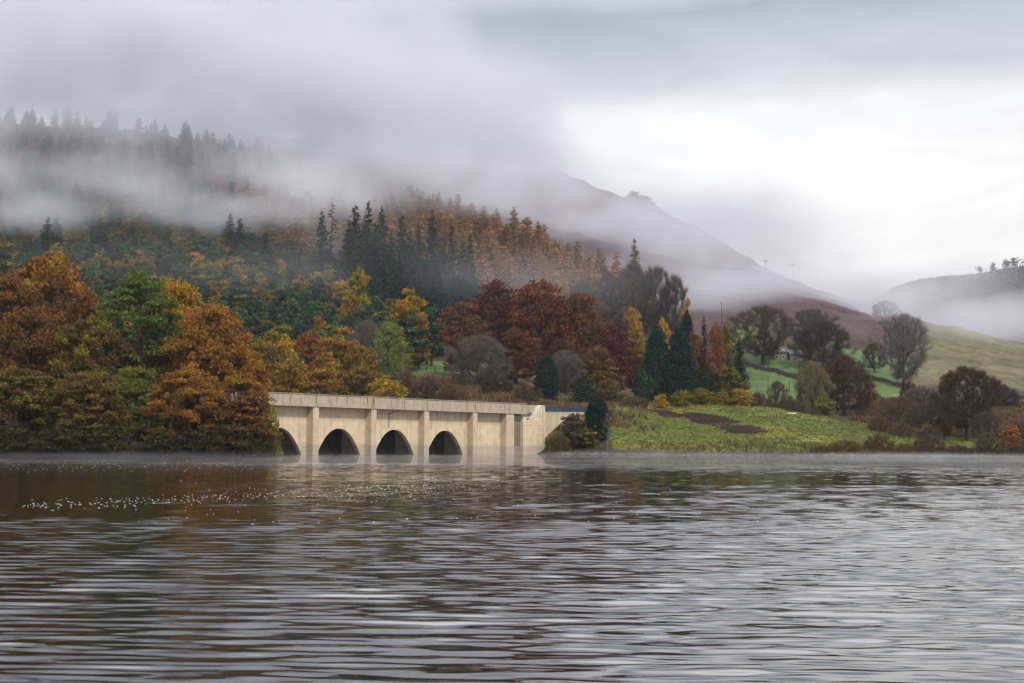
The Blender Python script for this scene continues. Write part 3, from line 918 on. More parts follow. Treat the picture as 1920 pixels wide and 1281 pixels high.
for k, (u, vt, w) in enumerate(((20, 800, 90), (110, 806, 90), (205, 800, 90), (300, 812, 80), (385, 806, 90), (455, 812, 80), (498, 820, 40))):
    tree('shrub%d' % (k % 4), 'shrub', u, vt, 198 + (u > 240) * 3 + (u > 330) * 2 + (u > 440) * 3, w, (.040, .034, .018), (.075, .062, .02), 'dark low shrub overhanging the water under the left bank trees', 'shrub', 'dark shrubs along the left waterline')

# --- oaks just behind the viaduct
G = 'oak clump behind the viaduct'
for t in [
    ('mid0', 'oak_tree', 515, 622, 318, 105, OLIVE, GOLD, 'yellow-olive round tree behind the left part of the viaduct'),
    ('mid1', 'oak_tree', 578, 625, 326, 90, (.23, .075, .035), RUST, 'pinkish-rust tree in the middle of the clump behind the viaduct'),
    ('mid2', 'oak_tree', 635, 617, 318, 110, ORANGE, OLIVE, 'broad orange and olive oak, highest of the clump behind the viaduct'),
    ('mid0', 'oak_tree', 676, 648, 314, 80, OLIVE, RUST, 'olive oak at the right shoulder of the clump behind the viaduct'),
    ('mid1', 'oak_tree', 548, 675, 308, 95, OLIVE, ORANGE, 'olive lower tree rising straight above the parapet'),
    ('mid2', 'oak_tree', 610, 680, 307, 100, GOLD, BROWN, 'golden lower tree rising above the middle of the parapet'),
    ('mid0', 'oak_tree', 672, 690, 305, 90, OLIVE, BROWN, 'dark olive lower tree behind the parapet'),
    ('shrub0', 'shrub', 722, 712, 301, 85, (.26, .19, .03), GOLD, 'yellow-green low bush at the right foot of the oak clump'),
    ('mid1', 'oak_tree', 468, 640, 322, 90, BROWN, OLIVE, 'brown tree behind the viaduct partly hidden by the bank oak'),
]:
    tree(*t[:9], cat='shrub' if t[1] == 'shrub' else 'tree', group=G)
tree('birch', 'birch_tree', 728, 598, 345, 85, LIME, (.16, .19, .06), 'slender lime-green thinly leaved birch right of the oak clump')
tree('bare0', 'bare_tree', 686, 598, 360, 60, GREYTW, TWIG, 'thin grey bare tree just left of the lime-green birch')
tree('mid2', 'oak_tree', 768, 545, 405, 80, GOLD, OLIVE, 'tall golden-brown tree at the right edge of the pine wood')
tree('mid0', 'oak_tree', 786, 590, 398, 50, GOLD, BROWN, 'narrow gold tree in front of the right edge of the pine wood')
tree('mid1', 'oak_tree', 672, 505, 470, 60, GOLD, OLIVE, 'yellow-olive tree standing among the pines near their right end')

# --- dark red beeches right of the meadow
G = 'red beeches above the end of the viaduct'
for t in [
    ('beech0', 'beech_tree', 868, 568, 368, 105, (.18, .078, .045), BROWN, 'coppery orange beech at the left of the red beech group'),
    ('beech1', 'beech_tree', 935, 528, 392, 140, (.13, .034, .032), MAROON, 'dark wine-red beech, tall and at the back left of the group'),
    ('beech2', 'beech_tree', 1010, 530, 384, 140, RED, (.20, .07, .03), 'tallest broad red beech in the centre of the group'),
    ('beech0', 'beech_tree', 1085, 552, 380, 125, (.16, .055, .028), BROWN, 'orange-red beech at the right shoulder of the group'),
    ('beech1', 'beech_tree', 1150, 606, 366, 95, MAROON, (.12, .03, .04), 'small crimson beech at the right end of the group'),
    ('beech2', 'beech_tree', 968, 620, 356, 95, (.13, .055, .028), RED, 'rusty lower beech in front of the tall red ones'),
    ('beech0', 'beech_tree', 1055, 640, 352, 95, MAROON, RED, 'low maroon beech right of the small dark conifer'),
    ('beech1', 'beech_tree', 1118, 650, 352, 90, (.13, .06, .025), OLIVE, 'brown-olive lower beech under the crimson one'),
]:
    tree(*t, group=G)
tree('bare2', 'bare_tree', 900, 625, 338, 100, GREYTW, (.12, .10, .07), 'grey-brown leafless tree in front of the coppery beech')
tree('bare1', 'bare_tree', 1060, 655, 346, 60, GREYTW, GREYTW, 'small pale-twigged tree in front of the low maroon beech')
tree('cypress1', 'cypress_tree', 1023, 668, 318, 48, CYP, PINE, 'small dark blue-green conifer behind the abutment block')
tree('cypress0', 'cypress_tree', 1118, 745, 277, 50, (.010, .028, .022), CYP, 'very dark bushy conifer at the lakeside beyond the retaining wall')
tree('sapling', 'sapling', 1139, 772, 271.5, 22, GREYTW, GREYTW, 'thin pale bare sapling on the shore beside the dark conifer')
tree('sapling', 'sapling', 1052, 800, 271.0, 14, GREYTW, GREYTW, 'very small bare sapling on the shore near the abutment')

# --- conifers and ornamentals, centre right
G = 'garden conifers below the cottage'
for t in [
    ('cypress0', 'cypress_tree', 1231, 612, 362, 50, CYP, (.016, .06, .05), 'tall blue-green cypress, left one of the pair'),
    ('cypress1', 'cypress_tree', 1275, 614, 360, 52, CYP, (.014, .05, .042), 'tall blue-green cypress, right one of the pair'),
    ('cypress0', 'cypress_tree', 1288, 583, 405, 34, (.010, .034, .024), CYP, 'small dark conifer showing above the cypress pair'),
    ('yard_spruce', 'spruce_tree', 1320, 592, 380, 34, SPR, PINE, 'narrow dark spruce right of the cypress pair'),
    ('yard_spruce', 'spruce_tree', 1386, 624, 372, 40, SPR, PINE, 'isolated dark spruce at the edge of the green pasture'),
    ('mid1', 'oak_tree', 1243, 600, 395, 44, YELLOW, GOLD, 'bright yellow tree behind the cypress pair'),
    ('mid2', 'oak_tree', 1287, 565, 430, 34, (.33, .19, .06), GOLD, 'pale yellow slim tree above the small dark conifer'),
    ('beech2', 'beech_tree', 1343, 610, 372, 44, (.25, .09, .04), RUST, 'salmon-orange tree between the two dark spruces'),
    ('mid0', 'oak_tree', 1302, 625, 378, 44, (.2, .085, .045), BROWN, 'dull orange tree behind the right cypress'),
    ('mid1', 'oak_tree', 1363, 612, 385, 46, (.05, .075, .03), OLIVE, 'dark green rounded tree left of the isolated spruce'),
    ('mid2', 'oak_tree', 1200, 640, 372, 50, OLIVE, (.2, .1, .03), 'olive and orange tree left of the cypress pair'),
    ('mid0', 'oak_tree', 1186, 578, 470, 44, GOLD, ORANGE, 'golden tree below the round bare trees'),
    ('mid2', 'oak_tree', 1325, 690, 350, 60, (.03, .045, .022), PINE, 'dark low evergreen tree at the foot of the salmon-orange tree'),
    ('mid1', 'oak_tree', 1370, 690, 352, 60, (.035, .05, .02), OLIVE, 'dark green low tree under the isolated spruce'),
]:
    tree(*t, group=G)
tree('shrub2', 'shrub', 1205, 698, 338, 44, CYP, PINE2, 'low rounded evergreen bush left of the cypress pair', 'shrub')

# --- bare rounded trees on the shoulder of the hill
G = 'round bare trees on the hill shoulder'
for k, (u, vt, D, w) in enumerate(((1092, 522, 560, 62), (1142, 508, 562, 62), (1186, 490, 556, 64), (1230, 496, 552, 62), (1266, 513, 548, 46), (1118, 562, 520, 60), (1172, 577, 510, 56))):
    tree('bare%d' % ((2, 2, 1, 1, 1, 2, 2)[k]), 'bare_tree', u, vt, D, w, (.085, .088, .078), (.10, .085, .07), ('broad dusky bare tree at the left of the hill-shoulder row', 'dusky rounded bare tree second in the hill-shoulder row', 'tallest dark rounded bare tree on the hill shoulder', 'dark domed bare tree near the right end of the shoulder row', 'last rounded bare tree against the mist on the hill shoulder', 'grey bare tree below the left of the shoulder row', 'grey bare tree below the middle of the shoulder row')[k], group=G)

# --- right side, big bare trees
for t in [
    ('bare0', 'bare_tree', 1430, 572, 512, 112, DKTWIG, TWIG, 'large spreading dark bare tree beside the stone cottage'),
    ('bare1', 'bare_tree', 1520, 578, 545, 92, (.06, .06, .055), GREYTW, 'grey spreading bare tree behind the cottage'),
    ('bare2', 'bare_tree', 1543, 600, 505, 92, (.04, .042, .038), DKTWIG, 'dense dark bare tree right of the cottage'),
    ('rusty_bare', 'bare_tree', 1583, 664, 395, 100, (.082, .050, .040), (.11, .065, .045), 'dark brown rounded tree with remaining leaves at the field top'),
    ('willow', 'willow_tree', 1523, 676, 372, 72, (.16, .125, .06), (.18, .16, .07), 'yellowish pollard willow with weeping twigs left of the brown tree'),
    ('bare3', 'bare_tree', 1693, 586, 470, 96, (.21, .19, .18), (.16, .145, .135), 'fan-shaped grey bare tree standing on the open slope'),
    ('bare2', 'bare_tree', 1662, 562, 712, 44, GREYTW, GREYTW, 'faint bare tree fading into the mist on the ridge'),
    ('rusty_umbrella', 'bare_tree', 1812, 686, 322, 120, (.070, .046, .040), (.10, .062, .045), 'big dark umbrella-crowned tree near the right shore'),
    ('bare0', 'bare_tree', 1770, 742, 318, 70, DKTWIG, (.1, .055, .035), 'small dark leaning bare tree left of the umbrella-crowned tree'),
    ('bare2', 'bare_tree', 1688, 742, 335, 76, TWIG, (.12, .08, .05), 'small brown bare tree in the scrub beyond the field'),
    ('bare3', 'bare_tree', 1727, 722, 360, 66, TWIG, GREYTW, 'thin brown bare tree behind the scrub'),
    ('bare2', 'bare_tree', 1848, 770, 312, 60, DKTWIG, TWIG, 'low dark thorn tree right under the umbrella-crowned tree'),
    ('poplar', 'young_tree', 1897, 796, 279, 42, (.36, .13, .03), ORANGE, 'small bright orange tree at the right shore'),
    ('bare2', 'bare_tree', 1458, 712, 352, 34, DKTWIG, TWIG, 'small round dark thorn bush tree in front of the pasture'),
    ('bare2', 'bare_tree', 1640, 640, 500, 40, (.05, .05, .045), TWIG, 'small dark tree between the cottage wood and the fan-shaped tree'),
]:
    tree(*t)

SHR = [
    # yellow and olive hedge along the top of the lakeside field
    (1165, 738, 322, 60, 'twig_shrub', TWIG, OLIVE, 'brown scrub bush above the retaining wall railing'),
    (1196, 745, 324, 50, 'twig_shrub', (.10, .05, .045), TWIG, 'purplish-brown scrub bush left of the yellow hedge'),
    (1240, 742, 326, 30, 'shrub0', (.34, .22, .03), YELLOW, 'bright yellow bush at the left end of the field hedge'),
    (1278, 736, 330, 44, 'shrub1', (.24, .19, .03), (.12, .13, .03), 'yellow-olive bush second in the field hedge'),
    (1318, 732, 332, 48, 'shrub2', (.13, .14, .03), OLIVE, 'olive-green rounded bush in the field hedge'),
    (1352, 738, 334, 40, 'shrub3', (.24, .17, .03), OLIVE, 'small amber bush in the middle of the field hedge'),
    (1390, 732, 336, 52, 'shrub0', (.27, .19, .03), GOLD, 'broad yellow-brown bush in the field hedge'),
    (1424, 736, 338, 44, 'twig_shrub', (.12, .08, .04), BROWN, 'brown bush at the right end of the yellow hedge'),
    (1478, 742, 345, 40, 'twig_shrub', TWIG, (.1, .09, .04), 'twiggy brown bush in front of the pasture poles'),
    (1548, 748, 350, 50, 'shrub1', (.10, .115, .03), OLIVE, 'green low bush under the pollard willow'),
    (1500, 752, 346, 46, 'twig_shrub', (.10, .075, .05), TWIG, 'grey-brown twiggy bush left of the willow foot'),
    (1650, 784, 326, 54, 'twig_shrub', (.12, .075, .05), BROWN, 'russet scrub bush right of the dark brown tree'),
    (1690, 792, 320, 52, 'twig_shrub', TWIG, (.14, .10, .05), 'tawny scrub bush on the field edge under the small brown tree'),
    (1745, 800, 312, 52, 'twig_shrub', DKTWIG, TWIG, 'dark scrub bush left of the umbrella-crowned tree foot'),
    (1705, 716, 420, 40, 'twig_shrub', (.05, .03, .04), MAROON, 'dark purple thorn bush on the slope below the fan-shaped tree'),
    (1880, 722, 420, 70, 'twig_shrub', (.05, .045, .05), DKTWIG, 'dark grey thicket on the slope at the right edge'),
    (1905, 790, 300, 60, 'twig_shrub', DKTWIG, TWIG, 'dark bush behind the small orange tree'),
    # waterside willows on the right shore
    (1585, 826, 274, 70, 'twig_shrub', (.085, .072, .04), OLIVE, 'olive twiggy bush at the waterline left of the russet one'),
    (1648, 814, 275, 62, 'twig_shrub', (.12, .085, .045), (.16, .1, .03), 'russet-topped bush at the waterline in the field corner'),
    (1742, 816, 274.5, 66, 'twig_shrub', (.09, .075, .05), TWIG, 'grey-brown rounded bush at the waterline mid right'),
    (1855, 812, 274.5, 64, 'twig_shrub', (.085, .08, .045), TWIG, 'large grey-olive bush at the waterline left of the orange tree'),
    (1700, 832, 273.5, 50, 'twig_shrub', DKTWIG, OLIVE, 'low dark bush between two rounded waterline bushes'),
    (1800, 836, 273.5, 60, 'twig_shrub', TWIG, DKTWIG, 'low brown fringe bush on the right shore'),
    (1540, 836, 273.5, 50, 'twig_shrub', TWIG, OLIVE, 'low fringe bush on the shore under the pasture'),
    (1920, 826, 274, 50, 'twig_shrub', DKTWIG, TWIG, 'dark bush at the waterline on the right edge'),
    # by the abutment
    (1075, 782, 275, 66, 'shrub3', (.055, .055, .03), (.09, .06, .05), 'dark olive bush leaning on the retaining wall'),
    (1045, 812, 272.5, 50, 'twig_shrub', (.06, .05, .03), OLIVE, 'scrubby bush at the foot of the abutment block'),
    (1100, 806, 273, 56, 'shrub1', (.04, .042, .024), OLIVE, 'dark low bush in front of the lakeside conifer'),
    # scrub bank behind the viaduct
    (760, 695, 318, 60, 'twig_shrub', (.13, .07, .05), TWIG, 'purplish bramble bush left on the bank behind the viaduct'),
    (800, 705, 310, 70, 'twig_shrub', (.10, .06, .05), TWIG, 'brown bramble bush behind the parapet joint'),
    (845, 722, 304, 60, 'twig_shrub', (.16, .11, .075), BROWN, 'straw-brown bush on the bank above the parapet'),
    (930, 706, 312, 70, 'twig_shrub', (.075, .055, .06), DKTWIG, 'dark purple-brown bush right of the grey bare tree'),
    (985, 722, 300, 60, 'twig_shrub', (.085, .06, .05), TWIG, 'brown bush left of the small dark conifer'),
    (1090, 716, 318, 60, 'shrub2', (.025, .04, .028), PINE, 'dark evergreen bush right of the small dark conifer'),
    (1140, 716, 322, 60, 'shrub3', (.10, .085, .035), BROWN, 'olive-brown bush under the crimson beech'),
]
for (u, vt, D, w, pr, c1, c2, lab) in SHR:
    tree(pr, 'shrub', u, vt, D, w, c1, c2, lab, 'shrub', sink=.1)

# ------------------------------------------------------------------ hillside woods
rg = random.Random(11)


def jit(c, k=.22):
    m_ = 1 + rg.uniform(-k, k); return tuple(max(.004, x * m_ * (1 + rg.uniform(-.08, .08))) for x in c)


def scatter(n_, d0, d1, inside, dmin):
    pts = []; tries = 0
    cell = {}
    while len(pts) < n_ and tries < n_ * 60:
        tries += 1
        D = math.sqrt(rg.uniform(d0 * d0, d1 * d1)); u = rg.uniform(-60, 1330)
        if not inside(u, D): continue
        X = tan_of(u) * D; k = (int(X // dmin), int(D // dmin))
        if any((X - a) ** 2 + (D - b) ** 2 < dmin * dmin for i in (-1, 0, 1) for j in (-1, 0, 1) for a, b in cell.get((k[0] + i, k[1] + j), [])): continue
        cell.setdefault(k, []).append((X, D)); pts.append((u, D))
    return pts


# mixed pine wood
def in_pine(u, D):
    hi = np.interp(u, [-60, 350, 560, 700, 790, 815], [632, 628, 600, 525, 450, 400])
    return u < 812 and 385 < D < hi


pts = scatter(440, 385, 634, in_pine, 7.4)
npine = 0
for (u, D) in pts:
    f = rg.random() + .25 * (fbm(np.array(u / 130.), np.array(D / 50.), 2) - .5)
    gold = .28 if u < 420 else .2
    if D > 560 and u < 420: gold = .45
    if f > gold and npine < 290:
        npine += 1
        plant('pine%d' % rg.randrange(4), 'pine_tree', u, D, rg.uniform(11, 17), rg.uniform(7.5, 10.5), jit(rg.choice([PINE, PINE, (.040, .075, .045), (.018, .044, .040)]), .3), jit(PINE2, .4), 'blue-green pine packed among others in the wood on the hillside', group='pines of the hillside wood')
    else:
        c, lab = rg.choice([(OLIVE, 'olive-yellow'), (GOLD, 'golden'), ((.24, .11, .035), 'orange-brown'), ((.13, .13, .03), 'olive-yellow'), (GOLD, 'golden')])
        plant('leaf%d' % rg.randrange(4), 'broadleaf_tree', u, D, rg.uniform(9.5, 14.5), rg.uniform(7, 10), jit(c), jit(OLIVE), lab + ' broadleaf tree showing among the hillside pines', group=lab + ' broadleaf trees among the pines')

# spruce stand
tree('thin_spruce', 'spruce_tree', 622, 366, 590, 56, (.014, .028, .028), SPR, 'tall open-branched spruce at the left end of the spruce stand')
tree('spruce1', 'spruce_tree', 603, 392, 600, 44, SPR, PINE, 'spruce just left of the tall open-branched one', )
for (u, vt, D) in ((668, 388, 596), (686, 376, 592), (718, 378, 588), (752, 402, 584), (785, 410, 580), (812, 394, 586), (848, 418, 574), (884, 436, 566), (700, 408, 575), (735, 425, 566), (772, 432, 560), (830, 440, 558), (866, 450, 552), (655, 420, 580)):
    tree('spruce%d' % rg.randrange(3), 'spruce_tree', u + rg.uniform(-4, 4), vt + rg.uniform(-6, 8), D, rg.uniform(52, 74), jit(SPR), jit(PINE), 'dark pointed spruce in the stand above the pine wood', group='spruces of the dark stand')
pts = scatter(46, 455, 565, lambda u, D: np.interp(D, [455, 480, 565], [800, 740, 650]) < u < np.interp(D, [455, 565], [885, 900]), 8.0)
for (u, D) in pts:
    plant('spruce%d' % rg.randrange(3), 'spruce_tree', u, D, rg.uniform(20, 26), rg.uniform(8, 10), jit(SPR), jit(PINE), 'dark spruce on the lower slope of the spruce stand', group='spruces on the lower slope')
# dusky broadleaves between spruces and beeches, and under the larches
pts = scatter(60, 430, 600, lambda u, D: np.interp(D, [430, 600], [900, 900]) < u < 1180 and D > 455, 8.5)
for (u, D) in pts:
    c, lab = rg.choice([((.045, .055, .035), 'dusky green'), ((.075, .06, .035), 'dusky brown'), ((.20, .085, .035), 'dusky orange'), ((.045, .05, .035), 'dusky green')])
    plant('leaf%d' % rg.randrange(4), 'broadleaf_tree', u, D, rg.uniform(12, 17), rg.uniform(8, 11), jit(c), jit((.09, .07, .035)), lab + ' tree on the slope behind the red beeches', group=lab + ' trees behind the red beeches')


# larch wood
def in_larch(u, D):
    lo = np.interp(u, [420, 560, 880, 960, 1200, 1215], [690, 655, 615, 585, 575, 575])
    hi = np.interp(u, [420, 700, 950, 1100, 1215], [900, 900, 850, 740, 640])
    return 440 < u < 1215 and lo < D < hi


pts = scatter(284, 565, 880, in_larch, 6.8)
for (u, D) in pts:
    c = LARCH if rg.random() < .62 else LARCH2
    plant(('larch%d', 'softlarch%d')[rg.random() < .65] % rg.randrange(3), 'larch_tree', u, D, rg.uniform(16, 23), rg.uniform(10.5, 14), jit(c), jit((.26, .155, .07)), 'orange-brown larch in the misty wood on the upper slope', group='larches of the upper slope')
tree('larch1', 'larch_tree', 1190, 446, 625, 52, (.17, .12, .10), (.20, .14, .10), 'lone pointed bare larch standing clear of the wood in the mist')

# upper wood fading into cloud
pts = scatter(200, 622, 800, lambda u, D: u < 560 and D < 800 and D > np.interp(u, [-60, 430, 560], [630, 625, 640]), 9)
for (u, D) in pts:
    if rg.random() < .22:
        plant('spruce%d' % rg.randrange(3), 'spruce_tree', u, D, rg.uniform(14, 24), rg.uniform(9, 12), jit(SPR), jit(PINE), 'spruce half lost in the mist above the pine wood', group='spruces lost in mist')
    else:
        c, w = rg.choice([((.030, .058, .046), 'grey-green'), ((.030, .058, .046), 'grey-green'), ((.036, .062, .044), 'grey-green'), ((.10, .095, .04), 'pale olive'), ((.20, .11, .06), 'pale orange')])
        plant('leaf%d' % rg.randrange(4), 'broadleaf_tree', u, D, rg.uniform(11, 16), rg.uniform(8, 11), jit(c), jit(PINE2 if 'green' in w else OLIVE), w + ' tree half lost in the mist above the pine wood', group=w + ' trees lost in mist')
pts = scatter(230, 800, 1150, lambda u, D: u < 780 and D < np.interp(u, [-60, 300, 620, 780], [1150, 1120, 1000, 950]), 13)
for (u, D) in pts:
    if rg.random() < .68:
        plant('spruce%d' % rg.randrange(3), 'spruce_tree', u, D, rg.uniform(15, 22), rg.uniform(9, 12), jit(SPR), jit(PINE), 'dim grey-green spruce high on the cloudy hillside', group='spruces high on the cloudy hillside')
    else:
        plant('softlarch%d' % rg.randrange(3), 'conifer', u, D, rg.uniform(14, 20), rg.uniform(10, 13), jit(LARCH2), jit((.16, .09, .06)), 'dim brown conifer high on the cloudy hillside', group='brown conifers high on the cloudy hillside')

# far knoll scrub and the far ridge trees
for k, (u, dd, h_) in enumerate(((1186, 1395, 11), (1197, 1390, 13), (1206, 1385, 13), (1215, 1378, 12), (1224, 1365, 10), (1201, 1376, 10), (1213, 1366, 10), (1233, 1352, 8))):
    plant('leaf%d' % (k % 4), 'broadleaf_tree', u, dd, h_ + 3, h_ + 4, (.05, .05, .045), DKTWIG, 'dark tree in the lone clump on the far moor edge', group='lone clump of trees on the moor edge')
for (u, vt, w, pr, lab) in ((1862, 491, 14, 'spruce0', 'tiny pointed tree on the far right ridge'), (1888, 486, 18, 'leaf1', 'tiny round tree on the far right ridge'), (1903, 483, 18, 'leaf2', 'tiny rightmost round tree on the far ridge'), (1838, 500, 12, 'leaf3', 'tiny low bush on the far right ridge')):
    tree(pr, 'ridge_tree', u, vt, 1790, w, (.05, .05, .05), DKTWIG, lab)


def stuff_leaves(name, C, size, col_fn, label, cat, aspect=.5, normal=None):
    rng = np.random.RandomState(3)
    V, F = leaf_quads(np.asarray(C), size, rng, aspect, normal)
    me_ = np_mesh(name, V, F, [M_LEAF], attrs={'tint': ('FACE', 'FLOAT', rng.random(len(F))), 'clump': ('FACE', 'FLOAT', rng.random(len(F)))})
    o_ = link(name, me_); o_.color = (*col_fn[0], 1); o_['leaf_accent'] = list(col_fn[1])
    return tag(o_, label, cat, kind='stuff')


rng = np.random.RandomState(8)
C = []
for k in range(420):
    u = rng.uniform(1770, 2100); D = rng.uniform(1640, 1760)
    if (D - 1640) / 120 > np.interp(u, [1770, 1920], [.35, 1.0]): continue
    X = tan_of(u) * D; z = ground(X, D)
    for q in range(34):
        C.append((X + rng.normal() * 4, D + rng.normal() * 4, z + abs(rng.normal()) * 6.5))
stuff_leaves('distant_wood', C, 1.3, ((.022, .026, .028), (.035, .03, .03)), 'dark wood on the far right ridge', 'wood')


# ------------------------------------------------------------------ grass, scrub and stones (nobody could count them)
def tufts(name, n_, u0, u1, d0, d1, hh, ww, cols, label, cat, accept=None, seed=4):
    rng = np.random.RandomState(seed)
    P_ = []
    while len(P_) < n_:
        u = rng.uniform(u0, u1); D = math.sqrt(rng.uniform(d0 * d0, d1 * d1))
        if accept is not None and not accept(u, D): continue
        X = tan_of(u) * D; z = ground(X, D)
        if z < .25: continue
        P_.append((X, D, z))
    P_ = np.array(P_)
    P_ = np.repeat(P_, 4, 0) + np.concatenate([rng.normal(size=(n_ * 4, 2)) * ww * 1.5, np.zeros((n_ * 4, 1))], 1)
    m_ = len(P_)
    an = rng.uniform(0, 2 * np.pi, m_); s = np.stack([np.cos(an), np.sin(an), 0 * an], 1) * (ww * rng.uniform(.5, 1.2, (m_, 1)))
    lean = np.concatenate([rng.normal(size=(m_, 2)) * .35, np.ones((m_, 1))], 1) * (hh * rng.uniform(.5, 1.3, (m_, 1)))
    V = np.stack([P_ - s - [0, 0, .05], P_ + s - [0, 0, .05], P_ + s * .6 + lean * .75, P_ + lean], 1).reshape(-1, 3)
    F = np.arange(m_ * 4).reshape(-1, 4)
    cl_ = np.clip(fbm(P_[:, 0] / 9, P_[:, 1] / 5, 3, 2) * 1.8 - .4 + rng.normal(size=m_) * .15, 0, 1)
    me_ = np_mesh(name, V, F, [M_LEAF], attrs={'tint': ('FACE', 'FLOAT', rng.random(m_)), 'clump': ('FACE', 'FLOAT', cl_)})
    o_ = link(name, me_); o_.color = (*cols[0], 1); o_['leaf_accent'] = list(cols[1])
    return tag(o_, label, cat, kind='stuff')


def hash_u(u, D):
    return (math.sin(u * 12.9898 + D * 78.233) * 43758.5453) % 1.0


def heath(u, D):
    return heath_field(u, D, np.array(tan_of(u) * D), np.array(D)) > .1 + .8 * hash_u(u, D)


tufts('grass', 16000, 1140, 1990, 274, 345, .17, .10, ((.105, .115, .030), (.13, .12, .038)), 'rough green and yellow pasture grass sloping to the lake', 'grass', lambda u, D: not heath(u, D))
tufts('heather', 2600, 1200, 1450, 290, 326, .30, .14, ((.085, .058, .05), (.11, .075, .06)), 'dark brown heather patches on the lakeside pasture', 'heather', heath, 5)
tufts('bracken', 6000, 735, 1230, 290, 352, .8, .16, ((.13, .075, .045), (.20, .15, .075)), 'brown and straw-coloured bracken on the bank behind the viaduct', 'bracken', lambda u, D: hash_u(u, D) < np.interp(u, [735, 780, 1040, 1230], [.2, 1, 1, 0]), 6)
tufts('rushes', 1500, 1200, 1930, 270.6, 281, .8, .09, ((.11, .09, .045), (.15, .12, .05)), 'dull reeds and rough stalks along the right shore', 'reeds', lambda u, D: hash_u(u, D) < np.interp(u, [1200, 1520, 1620], [.12, .3, 1]), 7)
tufts('scrub', 7000, 1600, 1990, 318, 430, 1.0, .18, ((.085, .058, .04), (.15, .10, .05)), 'tawny scrub on the low ground beyond the pasture', 'scrub', lambda u, D: D > np.interp(u, [1600, 1700, 1990], [352, 338, 312]), 9)

rng = np.random.RandomState(12)
V = []; F = []
cube = np.array([(-1, -1, -1), (1, -1, -1), (1, 1, -1), (-1, 1, -1), (-1, -1, 1), (1, -1, 1), (1, 1, 1), (-1, 1, 1)], float)
cf = np.array([(3, 2, 1, 0), (4, 5, 6, 7), (0, 1, 5, 4), (1, 2, 6, 5), (2, 3, 7, 6), (3, 0, 4, 7)])
for k in range(2600):
    u = rng.uniform(1030, 1940)
    for D in np.arange(266, 276, .25):
        X = tan_of(u) * D
        if ground(X, D) > rng.uniform(-.1, .5): break
    s = .06 + .16 * rng.random() ** 3
    V.append(cube * s * rng.uniform(.6, 1.2, 3) * [1.2, 1, .7] + rng.normal(size=(8, 3)) * s * .18 + [X, D, ground(X, D) + s * .2]); F.append(cf + 8 * k)
me = np_mesh('shore_stones', np.concatenate(V), np.concatenate(F), [M_PEBBLE])
tag(link('shore_stones', me), 'grey stones strewn along the right waterline', 'stones', kind='stuff')

# foam flecks drifting on the water
V = []; F = []; k = 0
while k < 1250:
    r_ = rng.random()
    if r_ < .40:
        u = rng.normal(750, 90); v_ = 912 + (u - 750) * -.05 + rng.normal() * 11
    elif r_ < .66:
        u = rng.uniform(-20, 480); v_ = 873 + rng.normal() * 6
    elif r_ < .90:
        u = rng.uniform(40, 700); v_ = 951 - u * .045 + rng.normal() * 5
    else:
        u = rng.uniform(200, 1500); v_ = rng.uniform(880, 985)
    r0 = ray(u, v_)
    if r0.z > -.004: continue
    D = -EYE / r0.z
    if D > 190: continue
    X = r0.x * D; s = .004 + (.00004 + .00013 * rng.random() ** 3) * D
    an = np.linspace(0, 2 * np.pi, 7)[:-1]; rr_ = s * rng.uniform(.6, 1.3, 6)
    ring = np.stack([X + np.cos(an) * rr_ * 1.9, D + np.sin(an) * rr_ * 1.0, 0 * an], 1)
    V.append(np.concatenate([ring + [0, 0, -.006], ring * [1, 1, 0] + [0, 0, .005 + s * .2]]))
    b0 = k * 12
    F += [(b0 + i, b0 + (i + 1) % 6, b0 + 6 + (i + 1) % 6, b0 + 6 + i) for i in range(6)] + [(b0 + 6, b0 + 7, b0 + 8, b0 + 9), (b0 + 6, b0 + 9, b0 + 10, b0 + 11)]
    k += 1
me = np_mesh('foam_flecks', np.concatenate(V), F, [principled('foam', (.85, .86, .88), .5, .05, 1.0)])
tag(link('foam_flecks', me), 'scattered white foam flecks floating on the lake', 'foam', kind='stuff')

# ------------------------------------------------------------------ cottage, walls, fences, poles
c0 = at(1441, 668, 520); c0.z = ground(c0.x, 520)
ho = empty('cottage', (c0.x, 520, c0.z - .3), R(8))
tag(ho, 'small stone cottage with slate roofs half hidden between bare trees', 'cottage')
b = MB(); b.box(0, 7.2, 0, 5, -1.5, 3.0)
b.add([(0, 0, 3), (0, 5, 3), (0, 2.5, 4.9), (7.2, 0, 3), (7.2, 5, 3), (7.2, 2.5, 4.9)], [(0, 1, 2), (3, 5, 4), (0, 2, 5, 3), (1, 4, 5, 2)])
b.build('wall', M_STONE, ho)
b = MB()
b.prism([(0, 0), (0, 0), (0, 0)], 0, 0) if False else None
b.add([(-.3, -.35, 2.85), (7.5, -.35, 2.85), (7.5, 2.5, 5.05), (-.3, 2.5, 5.05), (-.3, -.35, 2.99), (7.5, -.35, 2.99), (7.5, 2.5, 5.19), (-.3, 2.5, 5.19),
       (7.5, 5.35, 2.85), (-.3, 5.35, 2.85), (7.5, 5.35, 2.99), (-.3, 5.35, 2.99)],
      [(4, 5, 6, 7), (7, 6, 10, 11), (0, 1, 5, 4), (8, 9, 11, 10), (0, 4, 7, 3), (3, 7, 11, 9), (1, 2, 6, 5), (2, 8, 10, 6), (3, 2, 1, 0), (9, 8, 2, 3)])
rf = b.build('roof', M_SLATE, ho)
b = MB(); b.box(6.5, 7.1, 2.1, 2.9, 4.9, 6.2); b.build('chimney', M_STONE, rf)
b = MB(); b.box(5.0, 6.1, .55, .68, 3.72, 4.0)
b.v = [(x_, y_ + (z_ - 3.72) * .9, z_ + (y_ - .55) * .2) for x_, y_, z_ in b.v]; b.build('skylight', M_WHITE, rf)
